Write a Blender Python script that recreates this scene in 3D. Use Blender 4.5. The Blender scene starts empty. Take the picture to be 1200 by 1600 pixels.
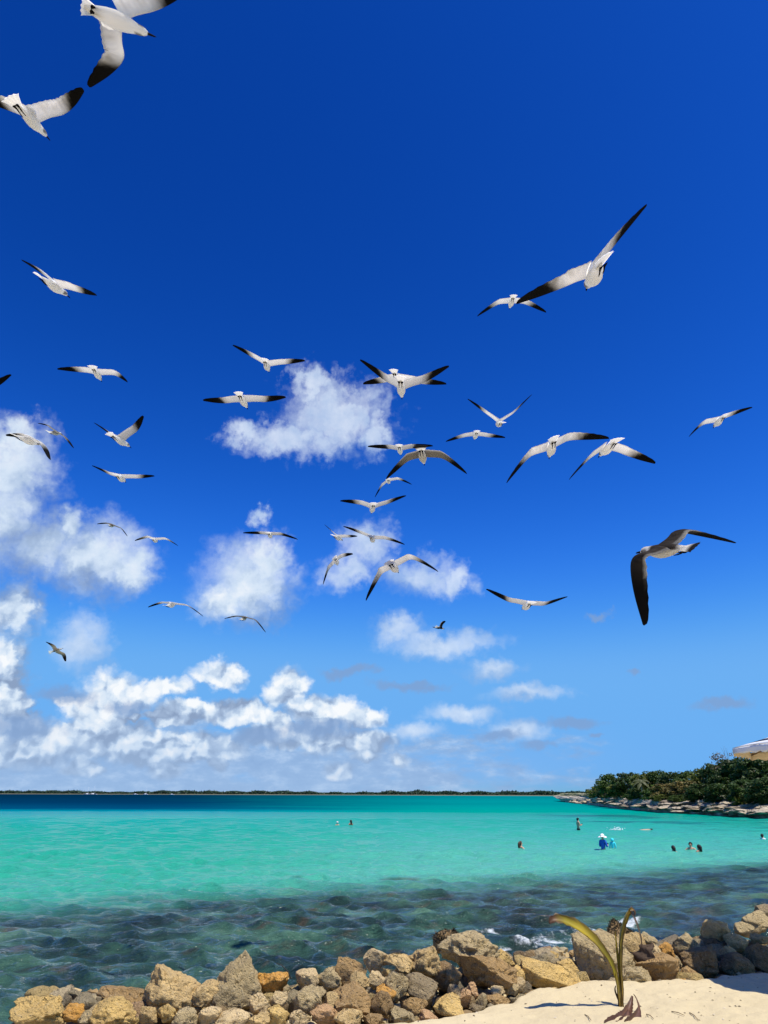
import bpy, bmesh, math, random
import numpy as np
from mathutils import Vector, Matrix

random.seed(7); rng = np.random.default_rng(7)
scene = bpy.context.scene
C = scene.collection

# ------------------------------------------------------------------ camera
F = 1155.6                        # focal length in pixels of the 1200x1600 photograph
CAMZ = 2.8                        # eye height above the sea
PITCH = math.atan(440 / F)
ROLL = math.radians(0.15)
cam_data = bpy.data.cameras.new('camera')
cam_data.sensor_fit = 'VERTICAL'; cam_data.sensor_height = 36.0; cam_data.lens = 36.0 * F / 1600
cam_data.clip_start = 0.1; cam_data.clip_end = 20000
cam = bpy.data.objects.new('camera', cam_data); C.objects.link(cam)
cam.location = (0, 0, CAMZ)
cam.rotation_euler = (Matrix.Rotation(math.pi / 2 + PITCH, 3, 'X') @ Matrix.Rotation(ROLL, 3, 'Z')).to_euler()
scene.camera = cam
RM = np.array(cam.rotation_euler.to_matrix())
RIGHT, UP, FWD = RM[:, 0], RM[:, 1], -RM[:, 2]
CAM = np.array((0, 0, CAMZ))
def ray(px, py): return FWD + RIGHT * ((px - 600) / F) - UP * ((py - 800) / F)
def at_z(px, py, z): r = ray(px, py); return CAM + r * ((z - CAMZ) / r[2])
def at_y(px, py, y): r = ray(px, py); return CAM + r * (y / r[1])

# ------------------------------------------------------------------ sun, exposure, render
SUN = np.array((0.30, -0.24, 0.92)); SUN /= np.linalg.norm(SUN)
sun_data = bpy.data.lights.new('sun', 'SUN'); sun_data.energy = 5.0; sun_data.angle = math.radians(0.53)
sun_data.color = (1.0, 0.94, 0.83)
sun = bpy.data.objects.new('sun', sun_data); C.objects.link(sun)
sun.rotation_euler = Vector(SUN).to_track_quat('Z', 'Y').to_euler()
sun.location = (10, -10, 60)
vs = scene.view_settings
vs.view_transform = 'Standard'; vs.look = 'None'; vs.exposure = 0.12; vs.gamma = 1.0; vs.use_curve_mapping = False
scene.render.engine = 'CYCLES'
scene.cycles.use_denoising = True
try: scene.cycles.denoiser = 'OPENIMAGEDENOISE'
except Exception: pass
scene.cycles.max_bounces = 6; scene.cycles.diffuse_bounces = 4; scene.cycles.glossy_bounces = 3
scene.cycles.sample_clamp_indirect = 6.0
scene.cycles.caustics_reflective = False; scene.cycles.caustics_refractive = False

# ------------------------------------------------------------------ node helper
class G:
    """tiny expression helper over a node tree"""
    def __init__(self, nt): self.nt = nt; self.n = nt.nodes; self.l = nt.links
    def node(self, t, **kw):
        n = self.n.new(t)
        for k, v in kw.items(): setattr(n, k, v)
        return n
    def put(self, sock, v):
        if hasattr(v, 'is_output') or isinstance(v, bpy.types.NodeSocket): self.l.new(v, sock)
        elif isinstance(v, (tuple, list, np.ndarray)) and sock.type == 'RGBA' and len(v) == 3: sock.default_value = (*v, 1)
        else: sock.default_value = v
    def m(self, op, a, b=0.0, c=0.0, clamp=False):
        n = self.node('ShaderNodeMath', operation=op, use_clamp=clamp)
        self.put(n.inputs[0], a); self.put(n.inputs[1], b); self.put(n.inputs[2], c); return n.outputs[0]
    def v(self, op, a, b=(0, 0, 0), c=(0, 0, 0)):
        n = self.node('ShaderNodeVectorMath', operation=op)
        self.put(n.inputs[0], a); self.put(n.inputs[1], b)
        if op == 'MULTIPLY_ADD': self.put(n.inputs[2], c)
        return n.outputs['Value'] if op in ('LENGTH', 'DOT_PRODUCT', 'DISTANCE') else n.outputs[0]
    def scale(self, a, s):
        n = self.node('ShaderNodeVectorMath', operation='SCALE'); self.put(n.inputs[0], a); self.put(n.inputs['Scale'], s); return n.outputs[0]
    def sep(self, a):
        n = self.node('ShaderNodeSeparateXYZ'); self.put(n.inputs[0], a); return n.outputs
    def xyz(self, x, y, z=0.0):
        n = self.node('ShaderNodeCombineXYZ'); self.put(n.inputs[0], x); self.put(n.inputs[1], y); self.put(n.inputs[2], z); return n.outputs[0]
    def noise(self, vec, scale=1.0, detail=4.0, rough=0.5, dist=0.0, color=False, dim='3D'):
        n = self.node('ShaderNodeTexNoise', noise_dimensions=dim)
        if vec is not None: self.put(n.inputs['Vector'], vec)
        n.inputs['Scale'].default_value = scale; n.inputs['Detail'].default_value = detail
        n.inputs['Roughness'].default_value = rough; n.inputs['Distortion'].default_value = dist
        return n.outputs['Color'] if color else n.outputs[0]
    def ss(self, x, a, b):                 # smoothstep from a to b
        n = self.node('ShaderNodeMapRange', interpolation_type='SMOOTHSTEP')
        self.put(n.inputs[0], x); self.put(n.inputs[1], a); self.put(n.inputs[2], b); n.inputs[3].default_value = 0; n.inputs[4].default_value = 1
        return n.outputs[0]
    def lin(self, x, a, b, c=0.0, d=1.0):
        n = self.node('ShaderNodeMapRange'); self.put(n.inputs[0], x); self.put(n.inputs[1], a); self.put(n.inputs[2], b)
        n.inputs[3].default_value = c; n.inputs[4].default_value = d; return n.outputs[0]
    def mix(self, f, a, b, blend='MIX'):
        n = self.node('ShaderNodeMix', data_type='RGBA', blend_type=blend)
        self.put(n.inputs[0], f); self.put(n.inputs[6], a); self.put(n.inputs[7], b); return n.outputs[2]
    def ramp(self, f, stops, interp='LINEAR'):
        n = self.node('ShaderNodeValToRGB'); cr = n.color_ramp; cr.interpolation = interp
        while len(cr.elements) < len(stops): cr.elements.new(0.5)
        for e, (p, c) in zip(cr.elements, stops): e.position = p; e.color = (*c, 1)
        self.put(n.inputs[0], f); return n.outputs[0]

# ------------------------------------------------------------------ world: sky with cumulus
world = bpy.data.worlds.new('World'); scene.world = world; world.use_nodes = True
g = G(world.node_tree)
for n in list(g.n): g.n.remove(n)
sky = g.node('ShaderNodeTexSky', sky_type='NISHITA', sun_disc=False)
sky.sun_elevation = math.asin(SUN[2]); sky.sun_rotation = math.atan2(SUN[0], SUN[1])
sky.altitude = 0; sky.air_density = 1.0; sky.dust_density = 0.3; sky.ozone_density = 3.0
# the phone's deep saturated rendering of a clear tropical sky
sr, sg, sb = g.sep(g.scale(sky.outputs[0], 0.12))[:]
def chan(c, ref, pw, k): return g.m('MULTIPLY', g.m('POWER', g.m('DIVIDE', g.m('SMOOTH_MIN', c, ref, ref * 0.25), ref), pw), k)
skyc = g.xyz(chan(sr, 0.304, 3.9, 0.14), chan(sg, 0.465, 2.25, 0.40), chan(sb, 0.567, 1.9, 0.82))
dirv = g.node('ShaderNodeTexCoord').outputs['Generated']
dx, dy, dz = g.sep(dirv)[:]
U = g.m('ARCTAN2', dx, dy); V = g.m('ARCSINE', dz)
p = g.xyz(U, V)
def ang(px, py):
    r = ray(px, py); r = r / np.linalg.norm(r); return math.atan2(r[0], r[1]), math.asin(r[2])
def blobset(lst):
    out = []
    for cx, cy, rx, ry in lst:
        a, e = ang(cx, cy); a1 = ang(cx + rx, cy)[0]; e1 = ang(cx, cy - ry)[1]
        out.append((a, e, abs(a1 - a), abs(e1 - e)))
    return out
_pr = random.Random(21)
LOWPUFF = [(_pr.uniform(-60, 330 + 2.6 * (y_ - 1060)), y_, _pr.uniform(14, 44) * 1.0, _pr.uniform(7, 17)) for y_ in [_pr.uniform(1100, 1205) for _ in range(46)]]
BRIGHT = blobset([(30,690,34,40),(20,740,70,80),(-20,810,95,80),(60,850,70,55),(150,872,88,62),(205,885,42,42),(110,830,35,35),
  (390,915,76,64),(415,880,45,40),(350,935,42,40),(20,950,48,52),(0,1025,48,40),(10,1090,40,60),
  (345,1052,44,22),(262,1072,48,18),(190,1085,62,38),(160,1115,60,34),(365,1112,76,22),(450,1078,32,36),(500,1110,70,26),(560,1122,50,20),
  (60,1165,95,38),(180,1155,120,34),(300,1165,90,26),(440,1150,75,22),(540,1160,90,20)] + LOWPUFF)
SOFT = blobset([(525,655,88,60),(460,688,100,36),(585,672,36,40),(490,615,42,28),(390,680,50,24),(575,850,42,42),(655,898,70,34),(540,890,50,30),(715,905,30,26),
  (128,1005,46,46),(405,808,22,14),
  (690,1004,92,24),(622,984,44,22),(770,1046,46,17),(822,1084,66,13),(650,1142,40,15),(812,1142,50,18),(722,1114,62,16)])
GREY = blobset([(100,1092,52,15),(200,1104,36,12),(895,1132,44,9),(1125,1098,44,11),(935,964,25,8),(992,1048,12,7),(550,1050,46,9),(640,1072,60,9),(410,1150,60,13),(500,1140,70,13),(30,1140,70,20),(930,1152,9,5),
  (780,1150,40,9),(840,1165,30,7)])
def dist_field(pos, blobs):
    acc = None
    for a, e, ra, re in blobs:
        q = g.v('MULTIPLY_ADD', pos, (1 / ra, 1 / re, 0), (-a / ra, -e / re, 0))
        L = g.v('LENGTH', q)
        acc = L if acc is None else g.m('MINIMUM', acc, L)
    return acc
sc_loc = g.m('ADD', g.m('MAXIMUM', V, 0.0), 0.13)          # clouds look smaller towards the horizon
w1 = g.v('SUBTRACT', g.noise(p, 16, 4, 0.55, color=True), (0.5, 0.5, 0.5))
w2 = g.v('SUBTRACT', g.noise(p, 58, 5, 0.60, color=True), (0.5, 0.5, 0.5))
warp = g.v('ADD', g.v('MULTIPLY', w1, (0.15, 0.13, 0)), g.v('MULTIPLY', w2, (0.085, 0.085, 0)))
pw = g.v('ADD', p, g.scale(warp, sc_loc))
up_off = g.scale(g.v('MULTIPLY', (1, 1, 0), (-0.10, 0.16, 0)), sc_loc)
pw2 = g.v('ADD', pw, up_off)
DB, DB2 = dist_field(pw, BRIGHT), dist_field(pw2, BRIGHT)
DS, DS2 = dist_field(pw, SOFT), dist_field(pw2, SOFT)
DG = dist_field(pw, GREY)
fine_b = g.m('SUBTRACT', g.noise(p, 64, 7, 0.58), 0.5)
broad_b = g.m('SUBTRACT', g.noise(p, 26, 4, 0.55), 0.5)
hi = g.ss(V, 0.10, 0.30)                                    # high nearby clouds have softer rims than the far ones
def billow(pos):                                            # cauliflower heads
    out = None
    for sc_v, k_v in ((34.0, 0.62), (80.0, 0.38)):
        vn = g.node('ShaderNodeTexVoronoi', voronoi_dimensions='2D', feature='F1'); g.put(vn.inputs['Vector'], pos); vn.inputs['Scale'].default_value = sc_v
        t_ = g.m('MULTIPLY', vn.outputs['Distance'], k_v); out = t_ if out is None else g.m('ADD', out, t_)
    return out
b1, b2 = billow(pw), billow(g.v('ADD', pw, g.scale(up_off, 0.30)))
amp = g.lin(hi, 0, 1, 0.46, 0.06)
EB = g.m('ADD', DB, g.m('MULTIPLY', g.m('SUBTRACT', b1, 0.42), amp))
aB = g.ss(g.m('ADD', EB, g.m('MULTIPLY', fine_b, g.lin(hi, 0, 1, 0.42, 0.50))), g.lin(hi, 0, 1, 1.22, 1.38), g.lin(hi, 0, 1, 0.62, 0.22))
aB = g.m('MULTIPLY', aB, g.lin(hi, 0, 1, 1.0, 0.96))
aS = g.m('MULTIPLY', g.ss(g.m('ADD', g.m('ADD', DS, g.m('MULTIPLY', g.m('SUBTRACT', b1, 0.42), 0.4)), g.m('MULTIPLY', fine_b, 0.7)), 1.36, 0.18), 0.82)
aG = g.m('MULTIPLY', g.ss(g.m('ADD', DG, g.m('MULTIPLY', fine_b, 1.1)), 1.35, 0.35), 0.78)
dB = g.m('SUBTRACT', DB2, DB); dB = g.m('DIVIDE', dB, g.m('ADD', 1.0, g.m('ABSOLUTE', dB)))
litB = g.m('ADD', g.m('MULTIPLY', dB, g.lin(hi, 0, 1, 0.80, 0.60)), g.lin(hi, 0, 1, 0.34, 0.31))
litB = g.m('ADD', litB, g.m('MULTIPLY', g.m('SUBTRACT', b2, b1), g.lin(hi, 0, 1, 1.0, 0.12)))
litB = g.m('ADD', litB, g.m('MULTIPLY', g.m('SUBTRACT', 0.42, b1), g.lin(hi, 0, 1, 0.45, 0.05)))
litB = g.m('ADD', g.m('ADD', litB, g.m('MULTIPLY', fine_b, 0.35)), g.m('MULTIPLY', broad_b, 0.8), clamp=True)
dS = g.m('SUBTRACT', DS2, DS); dS = g.m('DIVIDE', dS, g.m('ADD', 1.0, g.m('ABSOLUTE', dS)))
litS = g.m('ADD', g.m('MULTIPLY', dS, 0.5), 0.48)
litS = g.m('ADD', g.m('ADD', litS, g.m('MULTIPLY', fine_b, 0.5)), g.m('MULTIPLY', broad_b, 0.7), clamp=True)
cB = g.ramp(litB, [(0.0, (0.24, 0.33, 0.50)), (0.35, (0.38, 0.50, 0.69)), (0.62, (0.62, 0.73, 0.86)), (1.0, (0.86, 0.89, 0.92))])  # sunlit cloud tops and shaded undersides painted in as colour
cS = g.ramp(litS, [(0.0, (0.25, 0.37, 0.62)), (0.5, (0.38, 0.53, 0.77)), (1.0, (0.76, 0.84, 0.94))])
# low far bank of small clouds along the horizon, thinning to one side
bankn = g.noise(g.xyz(g.m('MULTIPLY', U, 14), g.m('MULTIPLY', V, 40), 3.0), 1.0, 7, 0.60)
bcov = g.m('MULTIPLY', g.ss(U, 0.44, -0.12), g.ss(V, 0.115, 0.02))
bank = g.ss(g.m('ADD', bankn, g.m('MULTIPLY', bcov, 0.42)), 0.58, 0.86)
bank2 = g.noise(g.xyz(g.m('MULTIPLY', U, 34), g.m('MULTIPLY', V, 75), 9.0), 1.0, 6, 0.62)
cBank = g.ramp(g.m('ADD', g.m('MULTIPLY', bank2, 1.4), -0.25), [(0.0, (0.17, 0.29, 0.53)), (0.45, (0.28, 0.42, 0.66)), (0.8, (0.55, 0.68, 0.86)), (1.0, (0.86, 0.92, 0.98))])
bank = g.m('MULTIPLY', bank, g.ss(bcov, 0.0, 0.2))
col = g.mix(g.m('MULTIPLY', bank, 0.85), skyc, cBank)
col = g.mix(aS, col, cS)
col = g.mix(aB, col, cB)
col = g.mix(aG, col, (0.20, 0.33, 0.58))
col = g.mix(g.m('MULTIPLY', g.m('MULTIPLY', g.ss(V, 0.10, 0.0), g.ss(U, 0.45, -0.1)), 0.55), col, (0.33, 0.49, 0.74))  # haze low over the horizon painted over sky and clouds
bg = g.node('ShaderNodeBackground'); g.put(bg.inputs[0], col); bg.inputs[1].default_value = 1.0
world.cycles.sampling_method = 'MANUAL'; world.cycles.sample_map_resolution = 256
wo = g.node('ShaderNodeOutputWorld'); g.l.new(bg.outputs[0], wo.inputs[0])

# ------------------------------------------------------------------ general helpers
def tag(o, label=None, cat=None, group=None, kind=None):
    if label: o['label'] = label
    if cat: o['category'] = cat
    if group: o['group'] = group
    if kind: o['kind'] = kind
    return o
def mesh_obj(name, verts, faces, mat=None, parent=None, smooth=True, cols=None, mats=None, midx=None):
    me = bpy.data.meshes.new(name)
    me.from_pydata([tuple(map(float, v)) for v in verts] if not isinstance(verts, np.ndarray) else verts.tolist(), [], faces if isinstance(faces, list) else faces.tolist())
    for m_ in (mats or ([mat] if mat else [])): me.materials.append(m_)
    if smooth: me.polygons.foreach_set('use_smooth', [True] * len(me.polygons))
    if midx is not None: me.polygons.foreach_set('material_index', midx)
    if cols is not None:
        ca = me.color_attributes.new('Col', 'FLOAT_COLOR', 'POINT')
        cc = np.ones((len(me.vertices), 4), dtype=np.float32); cc[:, :3] = np.asarray(cols, dtype=np.float32)
        ca.data.foreach_set('color', cc.ravel())
    me.update()
    o = bpy.data.objects.new(name, me); C.objects.link(o)
    if parent: o.parent = parent
    return o
def grid_faces(nr, nc, wrap=False):
    i = np.arange(nr - 1)[:, None]; j = np.arange(nc if wrap else nc - 1)[None, :]
    j1 = (j + 1) % nc
    a = i * nc + j; b = i * nc + j1; c = (i + 1) * nc + j1; d = (i + 1) * nc + j
    return np.stack([a + 0 * b, b, c, d], -1).reshape(-1, 4)
def empty(name, loc):
    o = bpy.data.objects.new(name, None); C.objects.link(o); o.location = tuple(map(float, loc)); o.empty_display_size = 0.1; return o
def hash3(ix, iy, iz, s=0):
    n = (ix * 374761393 + iy * 668265263 + iz * 1274126177 + s * 974634777) & 0xffffffff
    n = ((n ^ (n >> 13)) * 1274126177) & 0xffffffff
    n = (n ^ (n >> 16)) & 0xffffffff
    return n.astype(np.float64) / 0xffffffff
def vnoise(P, s=0):
    P = np.asarray(P, dtype=np.float64); i = np.floor(P).astype(np.int64); f = P - i; f = f * f * f * (f * (f * 6 - 15) + 10)
    r = 0
    for dx_ in (0, 1):
        for dy_ in (0, 1):
            for dz_ in (0, 1):
                w = (f[:, 0] if dx_ else 1 - f[:, 0]) * (f[:, 1] if dy_ else 1 - f[:, 1]) * (f[:, 2] if dz_ else 1 - f[:, 2])
                r = r + w * hash3(i[:, 0] + dx_, i[:, 1] + dy_, i[:, 2] + dz_, s)
    return r * 2 - 1
def fbm(P, oct=4, s=0, rough=0.5):
    P = np.asarray(P, dtype=np.float64); a = 1.0; r = 0; t = 0
    for k in range(oct): r = r + a * vnoise(P * (2.03 ** k) + 17.3 * k, s + k); t += a; a *= rough
    return r / t
def new_mat(name):
    m_ = bpy.data.materials.new(name); m_.use_nodes = True
    gg = G(m_.node_tree); b = gg.n['Principled BSDF']; return m_, gg, b
def simple_mat(name, col, rough=0.7, spec=0.3, var=0.0, vscale=20.0, metallic=0.0):
    m_, gg, b = new_mat(name); b.inputs['Roughness'].default_value = rough; b.inputs['Specular IOR Level'].default_value = spec
    b.inputs['Metallic'].default_value = metallic
    if var:
        tc = gg.node('ShaderNodeTexCoord').outputs['Object']
        nz = gg.noise(tc, vscale, 4, 0.6)
        gg.put(b.inputs['Base Color'], gg.mix(nz, tuple(c * (1 - var) for c in col), tuple(min(1, c * (1 + var)) for c in col)))
    else: b.inputs['Base Color'].default_value = (*col, 1)
    return m_

# ------------------------------------------------------------------ shore profile (world units; z = 0 is the sea, sand near z = 1.2)
SANDZ = 1.2
foot_px = [(-700, 1650), (-300, 1640), (0, 1640), (300, 1632), (560, 1622), (680, 1600), (800, 1566), (850, 1551), (920, 1537), (1000, 1541), (1080, 1536), (1200, 1521), (1500, 1500), (1900, 1480)]
FOOT = np.array([at_z(x, y, SANDZ)[:2] for x, y in foot_px])
def foot_y(X): return np.interp(X, FOOT[:, 0], FOOT[:, 1])
def profile(s):           # height of the packed ground under the rocks, s metres seaward of the foot of the pile
    return np.interp(s, [-60, -3, -0.02, 0.14, 0.5, 0.9, 1.25, 1.7, 3.0, 6.0, 12, 60], [2.2, 1.28, 1.2, 1.10, 1.13, 1.24, 1.22, 0.8, -0.1, -0.8, -1.6, -2.5])

# ------------------------------------------------------------------ beach sand
m_sand, gg, b = new_mat('sand')
pos = gg.node('ShaderNodeNewGeometry').outputs['Position']
n1 = gg.noise(pos, 1.4, 5, 0.6); n2 = gg.noise(pos, 60, 4, 0.7); n3 = gg.noise(pos, 420, 2, 0.5)
sc_ = gg.mix(n1, (0.53, 0.435, 0.255), (0.62, 0.52, 0.32))
sc_ = gg.mix(gg.m('MULTIPLY', gg.ss(n2, 0.55, 0.75), 0.25), sc_, (0.42, 0.33, 0.22))
sc_ = gg.mix(gg.m('MULTIPLY', gg.ss(n3, 0.62, 0.72), 0.35), sc_, (0.28, 0.22, 0.15))
gg.put(b.inputs['Base Color'], sc_); b.inputs['Roughness'].default_value = 0.95; b.inputs['Specular IOR Level'].default_value = 0.15
bmp = gg.node('ShaderNodeBump'); bmp.inputs['Strength'].default_value = 0.55; bmp.inputs['Distance'].default_value = 0.02
hgt = gg.m('ADD', gg.m('MULTIPLY', gg.noise(pos, 14, 4, 0.6), 1.4), gg.m('ADD', gg.m('MULTIPLY', n2, 0.35), gg.m('MULTIPLY', n3, 0.12)))
gg.put(bmp.inputs['Height'], hgt); gg.l.new(bmp.outputs[0], b.inputs['Normal'])
xs = np.unique(np.concatenate([np.linspace(-60, -6, 28), np.linspace(-6, -1, 60), np.linspace(-1, 5.5, 330), np.linspace(5.5, 12, 40), np.linspace(12, 60, 24)]))
ys = np.unique(np.concatenate([np.linspace(-60, -5, 24), np.linspace(-5, 5, 40), np.linspace(5, 9.2, 220), np.linspace(9.2, 16, 30), np.linspace(16, 40, 10)]))
XX, YY = np.meshgrid(xs, ys)
S = YY - foot_y(XX)
P3 = np.stack([XX.ravel(), YY.ravel(), np.zeros(XX.size)], 1)
Z = profile(S.ravel()) + 0.05 * fbm(P3 * 0.7, 3, 3) + 0.022 * fbm(P3 * 3.1, 4, 5) + 0.008 * fbm(P3 * 13, 3, 9)
# soft heaps of sand blown against the rocks and scuffed hollows
hp = np.exp(-((S.ravel() + 0.10) / 0.22) ** 2) * (0.015 + 0.05 * np.clip(fbm(P3 * 2.6, 2, 21), 0, 1))
Z = Z + hp - 0.025 * np.clip(fbm(P3 * 4.2, 2, 33) - 0.15, 0, 1)
Z = Z - 2.2 * np.clip((-2.72 - 0.10 * (P3[:, 1] - 6) - P3[:, 0]) / 0.9, 0, 1) * np.clip((P3[:, 1] - 4.5) / 1.0, 0, 1)     # the beach ends and the shore falls away at the left
P3[:, 2] = Z
sand = mesh_obj('sand_beach', P3, grid_faces(len(ys), len(xs)), m_sand); tag(sand, kind='structure')
from mathutils.bvhtree import BVHTree
_bv = BVHTree.FromPolygons([tuple(v) for v in P3.tolist()], grid_faces(len(ys), len(xs)).tolist())
def sand_z(x, y):
    h = _bv.ray_cast(Vector((float(x), float(y), 20)), Vector((0, 0, -1)))
    return h[0].z if h[0] is not None else SANDZ

# bed of the sea, out to the horizon below the water
bed = mesh_obj('sea_bed', [(-9000, 30, -6), (9000, 30, -6), (9000, 9000, -9), (-9000, 9000, -9)], [(0, 1, 2, 3)], simple_mat('sea_bed', (0.5, 0.45, 0.33), var=0.2), smooth=False)
tag(bed, kind='structure')

# ------------------------------------------------------------------ sea
m_sea, gg, b = new_mat('sea_water')
pos = gg.node('ShaderNodeNewGeometry').outputs['Position']
px_, py_, pz_ = gg.sep(pos)[:]
wob = gg.m('SUBTRACT', gg.noise(gg.v('MULTIPLY', pos, (0.03, 0.12, 0)), 1.0, 4, 0.6), 0.5)
wob2 = gg.m('SUBTRACT', gg.noise(gg.v('MULTIPLY', pos, (0.18, 0.55, 0)), 1.0, 5, 0.65), 0.5)
ly = gg.m('LOGARITHM', gg.m('MAXIMUM', py_, 1.0), 10.0)          # log distance offshore
ly = gg.m('ADD', ly, gg.m('MULTIPLY', wob, 0.10))
azm = gg.m('DIVIDE', px_, gg.m('MAXIMUM', py_, 1.0))             # side to side along the bay
lyn = gg.lin(ly, 1.3, 2.8)
leftc = gg.ramp(lyn, [(0.0, (0.0437, 0.3428, 0.2324)), (0.14, (0.0286, 0.3584, 0.2354)), (0.30, (0.0067, 0.3272, 0.2294)), (0.46, (0.0000, 0.2961, 0.2522)), (0.545, (0.0000, 0.2078, 0.2560)), (0.585, (0.0000, 0.0571, 0.1256)), (0.72, (0.0000, 0.0290, 0.0773)), (1.0, (0.0000, 0.0208, 0.0502))])
rightc = gg.ramp(lyn, [(0.0, (0.1176, 0.3947, 0.2967)), (0.2, (0.0798, 0.3947, 0.2967)), (0.36, (0.0252, 0.3480, 0.2591)), (0.50, (0.0000, 0.2805, 0.2077)), (0.62, (0.0000, 0.2441, 0.2173)), (0.72, (0.0000, 0.1961, 0.1943)), (0.8, (0.0000, 0.2078, 0.2029)), (1.0, (0.0000, 0.1662, 0.1739))])
seac = gg.mix(gg.ss(gg.m('ADD', azm, gg.m('MULTIPLY', wob, 0.4)), -0.30, 0.16), leftc, rightc)
# sea grass patches off the headland
gr = gg.noise(gg.v('MULTIPLY', pos, (0.035, 0.05, 0)), 1.0, 4, 0.6)
grm = gg.m('MULTIPLY', gg.m('MULTIPLY', gg.ss(gr, 0.50, 0.60), gg.ss(py_, 62, 80)), gg.m('MULTIPLY', gg.ss(azm, 0.16, 0.26), gg.ss(py_, 170, 120)))
seac = gg.mix(gg.m('MULTIPLY', grm, 0.75), seac, (0.005, 0.085, 0.10))
# dark reef close to the beach
rb = gg.m('SUBTRACT', py_, gg.m('ADD', gg.m('MULTIPLY', px_, 0.52), 26.5))
rb = gg.m('ADD', rb, gg.m('ADD', gg.m('MULTIPLY', wob, 9.0), gg.m('MULTIPLY', wob2, 5.0)))
reef = gg.ss(rb, 3.8, -3.6)
isl = gg.m('MULTIPLY', gg.ss(gg.noise(gg.v('MULTIPLY', pos, (0.22, 0.32, 0)), 1.0, 3, 0.5), 0.66, 0.72), gg.ss(rb, 11, 3))
reef = gg.m('MAXIMUM', reef, gg.m('MULTIPLY', isl, 0.8))
cp = at_z(622, 1375, 0.0); reef = gg.m('MAXIMUM', reef, gg.m('MULTIPLY', gg.ss(gg.m('ADD', gg.v('LENGTH', gg.v('MULTIPLY_ADD', gg.xyz(px_, py_), (1 / 1.2, 1 / 0.7, 0), (-cp[0] / 1.2, -cp[1] / 0.7, 0))), gg.m('MULTIPLY', wob2, 1.5)), 1.1, 0.5), 0.9))
rn = gg.noise(gg.v('MULTIPLY', pos, (0.45, 0.75, 0)), 1.0, 5, 0.62)
rn2 = gg.noise(gg.v('ADD', gg.v('MULTIPLY', pos, (0.9, 1.5, 0)), (5, 3, 0)), 1.0, 4, 0.6)
reefc = gg.ramp(rn, [(0.32, (0.010, 0.018, 0.015)), (0.46, (0.019, 0.043, 0.033)), (0.57, (0.038, 0.092, 0.062)), (0.70, (0.085, 0.175, 0.11))])
reefc = gg.mix(gg.m('MULTIPLY', gg.ss(rn2, 0.56, 0.70), 0.75), reefc, (0.070, 0.055, 0.032))
seac = gg.mix(reef, seac, reefc)
# foam where the swell breaks on the rocks
def spot(cx, cy, rx, ry):
    return gg.ss(gg.v('LENGTH', gg.v('MULTIPLY_ADD', gg.xyz(px_, py_), (1 / rx, 1 / ry, 0), (-cx / rx, -cy / ry, 0))), 1.0, 0.25)
fo = None
for (fx, fy, rx, ry) in [(885, 1466, 1.5, 1.3), (830, 1472, 0.9, 0.7), (945, 1460, 0.8, 0.7), (975, 1440, 0.7, 0.6), (800, 1480, 0.6, 0.5), (710, 1478, 0.6, 0.5), (1010, 1470, 0.7, 0.6), (760, 1455, 0.5, 0.5)]:
    c_ = at_z(fx, fy, 0.0); s_ = spot(c_[0], c_[1], rx, ry); fo = s_ if fo is None else gg.m('MAXIMUM', fo, s_)
fn = gg.noise(gg.v('MULTIPLY', pos, (2.2, 1.6, 1.0)), 1.0, 8, 0.72)
foam = gg.m('MULTIPLY', gg.ss(gg.m('ADD', fn, gg.m('MULTIPLY', fo, 0.22)), 0.66, 0.84), gg.ss(fo, 0.0, 0.3))
capn = gg.noise(gg.v('MULTIPLY', pos, (0.5, 0.9, 0)), 1.0, 7, 0.68)
caps = gg.m('MULTIPLY', gg.ss(capn, 0.745, 0.79), 0.55)
foam = gg.m('MAXIMUM', foam, caps)
seac = gg.mix(gg.m('MULTIPLY', foam, 0.85), seac, (0.78, 0.82, 0.82))
gg.put(b.inputs['Base Color'], seac)
gg.put(b.inputs['Roughness'], gg.m('ADD', gg.m('MULTIPLY', foam, 0.5), gg.lin(ly, 1.2, 2.2, 0.06, 0.22)))
b.inputs['IOR'].default_value = 1.333
gg.put(b.inputs['Specular IOR Level'], gg.ramp(gg.lin(ly, 1.2, 2.6), [(0.0, (0.42,)*3), (0.13, (0.34,)*3), (0.24, (0.10,)*3), (0.5, (0.02,)*3), (0.65, (0.0,)*3)]))
r1 = gg.noise(gg.v('MULTIPLY', pos, (1.0, 3.6, 1)), 1.0, 5, 0.62, 0.3)
r2 = gg.noise(gg.v('MULTIPLY', pos, (3.6, 12.0, 1)), 1.0, 4, 0.62, 0.2)
r3 = gg.noise(gg.v('MULTIPLY', pos, (0.35, 0.8, 1)), 1.0, 4, 0.6, 0.5)
r4 = gg.m('ABSOLUTE', gg.m('SUBTRACT', gg.noise(gg.v('ADD', gg.v('MULTIPLY', pos, (1.5, 4.2, 1)), (7, 2, 0)), 1.0, 4, 0.6, 0.25), 0.5))
hh = gg.m('ADD', gg.m('SUBTRACT', gg.m('MULTIPLY', r1, 0.20), gg.m('MULTIPLY', r4, 0.30)), gg.m('ADD', gg.m('MULTIPLY', r2, 0.12), gg.m('MULTIPLY', r3, gg.lin(ly, 1.3, 2.0, 0.0, 0.5))))
bmp = gg.node('ShaderNodeBump'); bmp.inputs['Distance'].default_value = 1.0
gg.put(bmp.inputs['Strength'], gg.lin(ly, 1.1, 2.6, 0.75, 0.55)); gg.put(bmp.inputs['Height'], hh); gg.l.new(bmp.outputs[0], b.inputs['Normal'])

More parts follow.
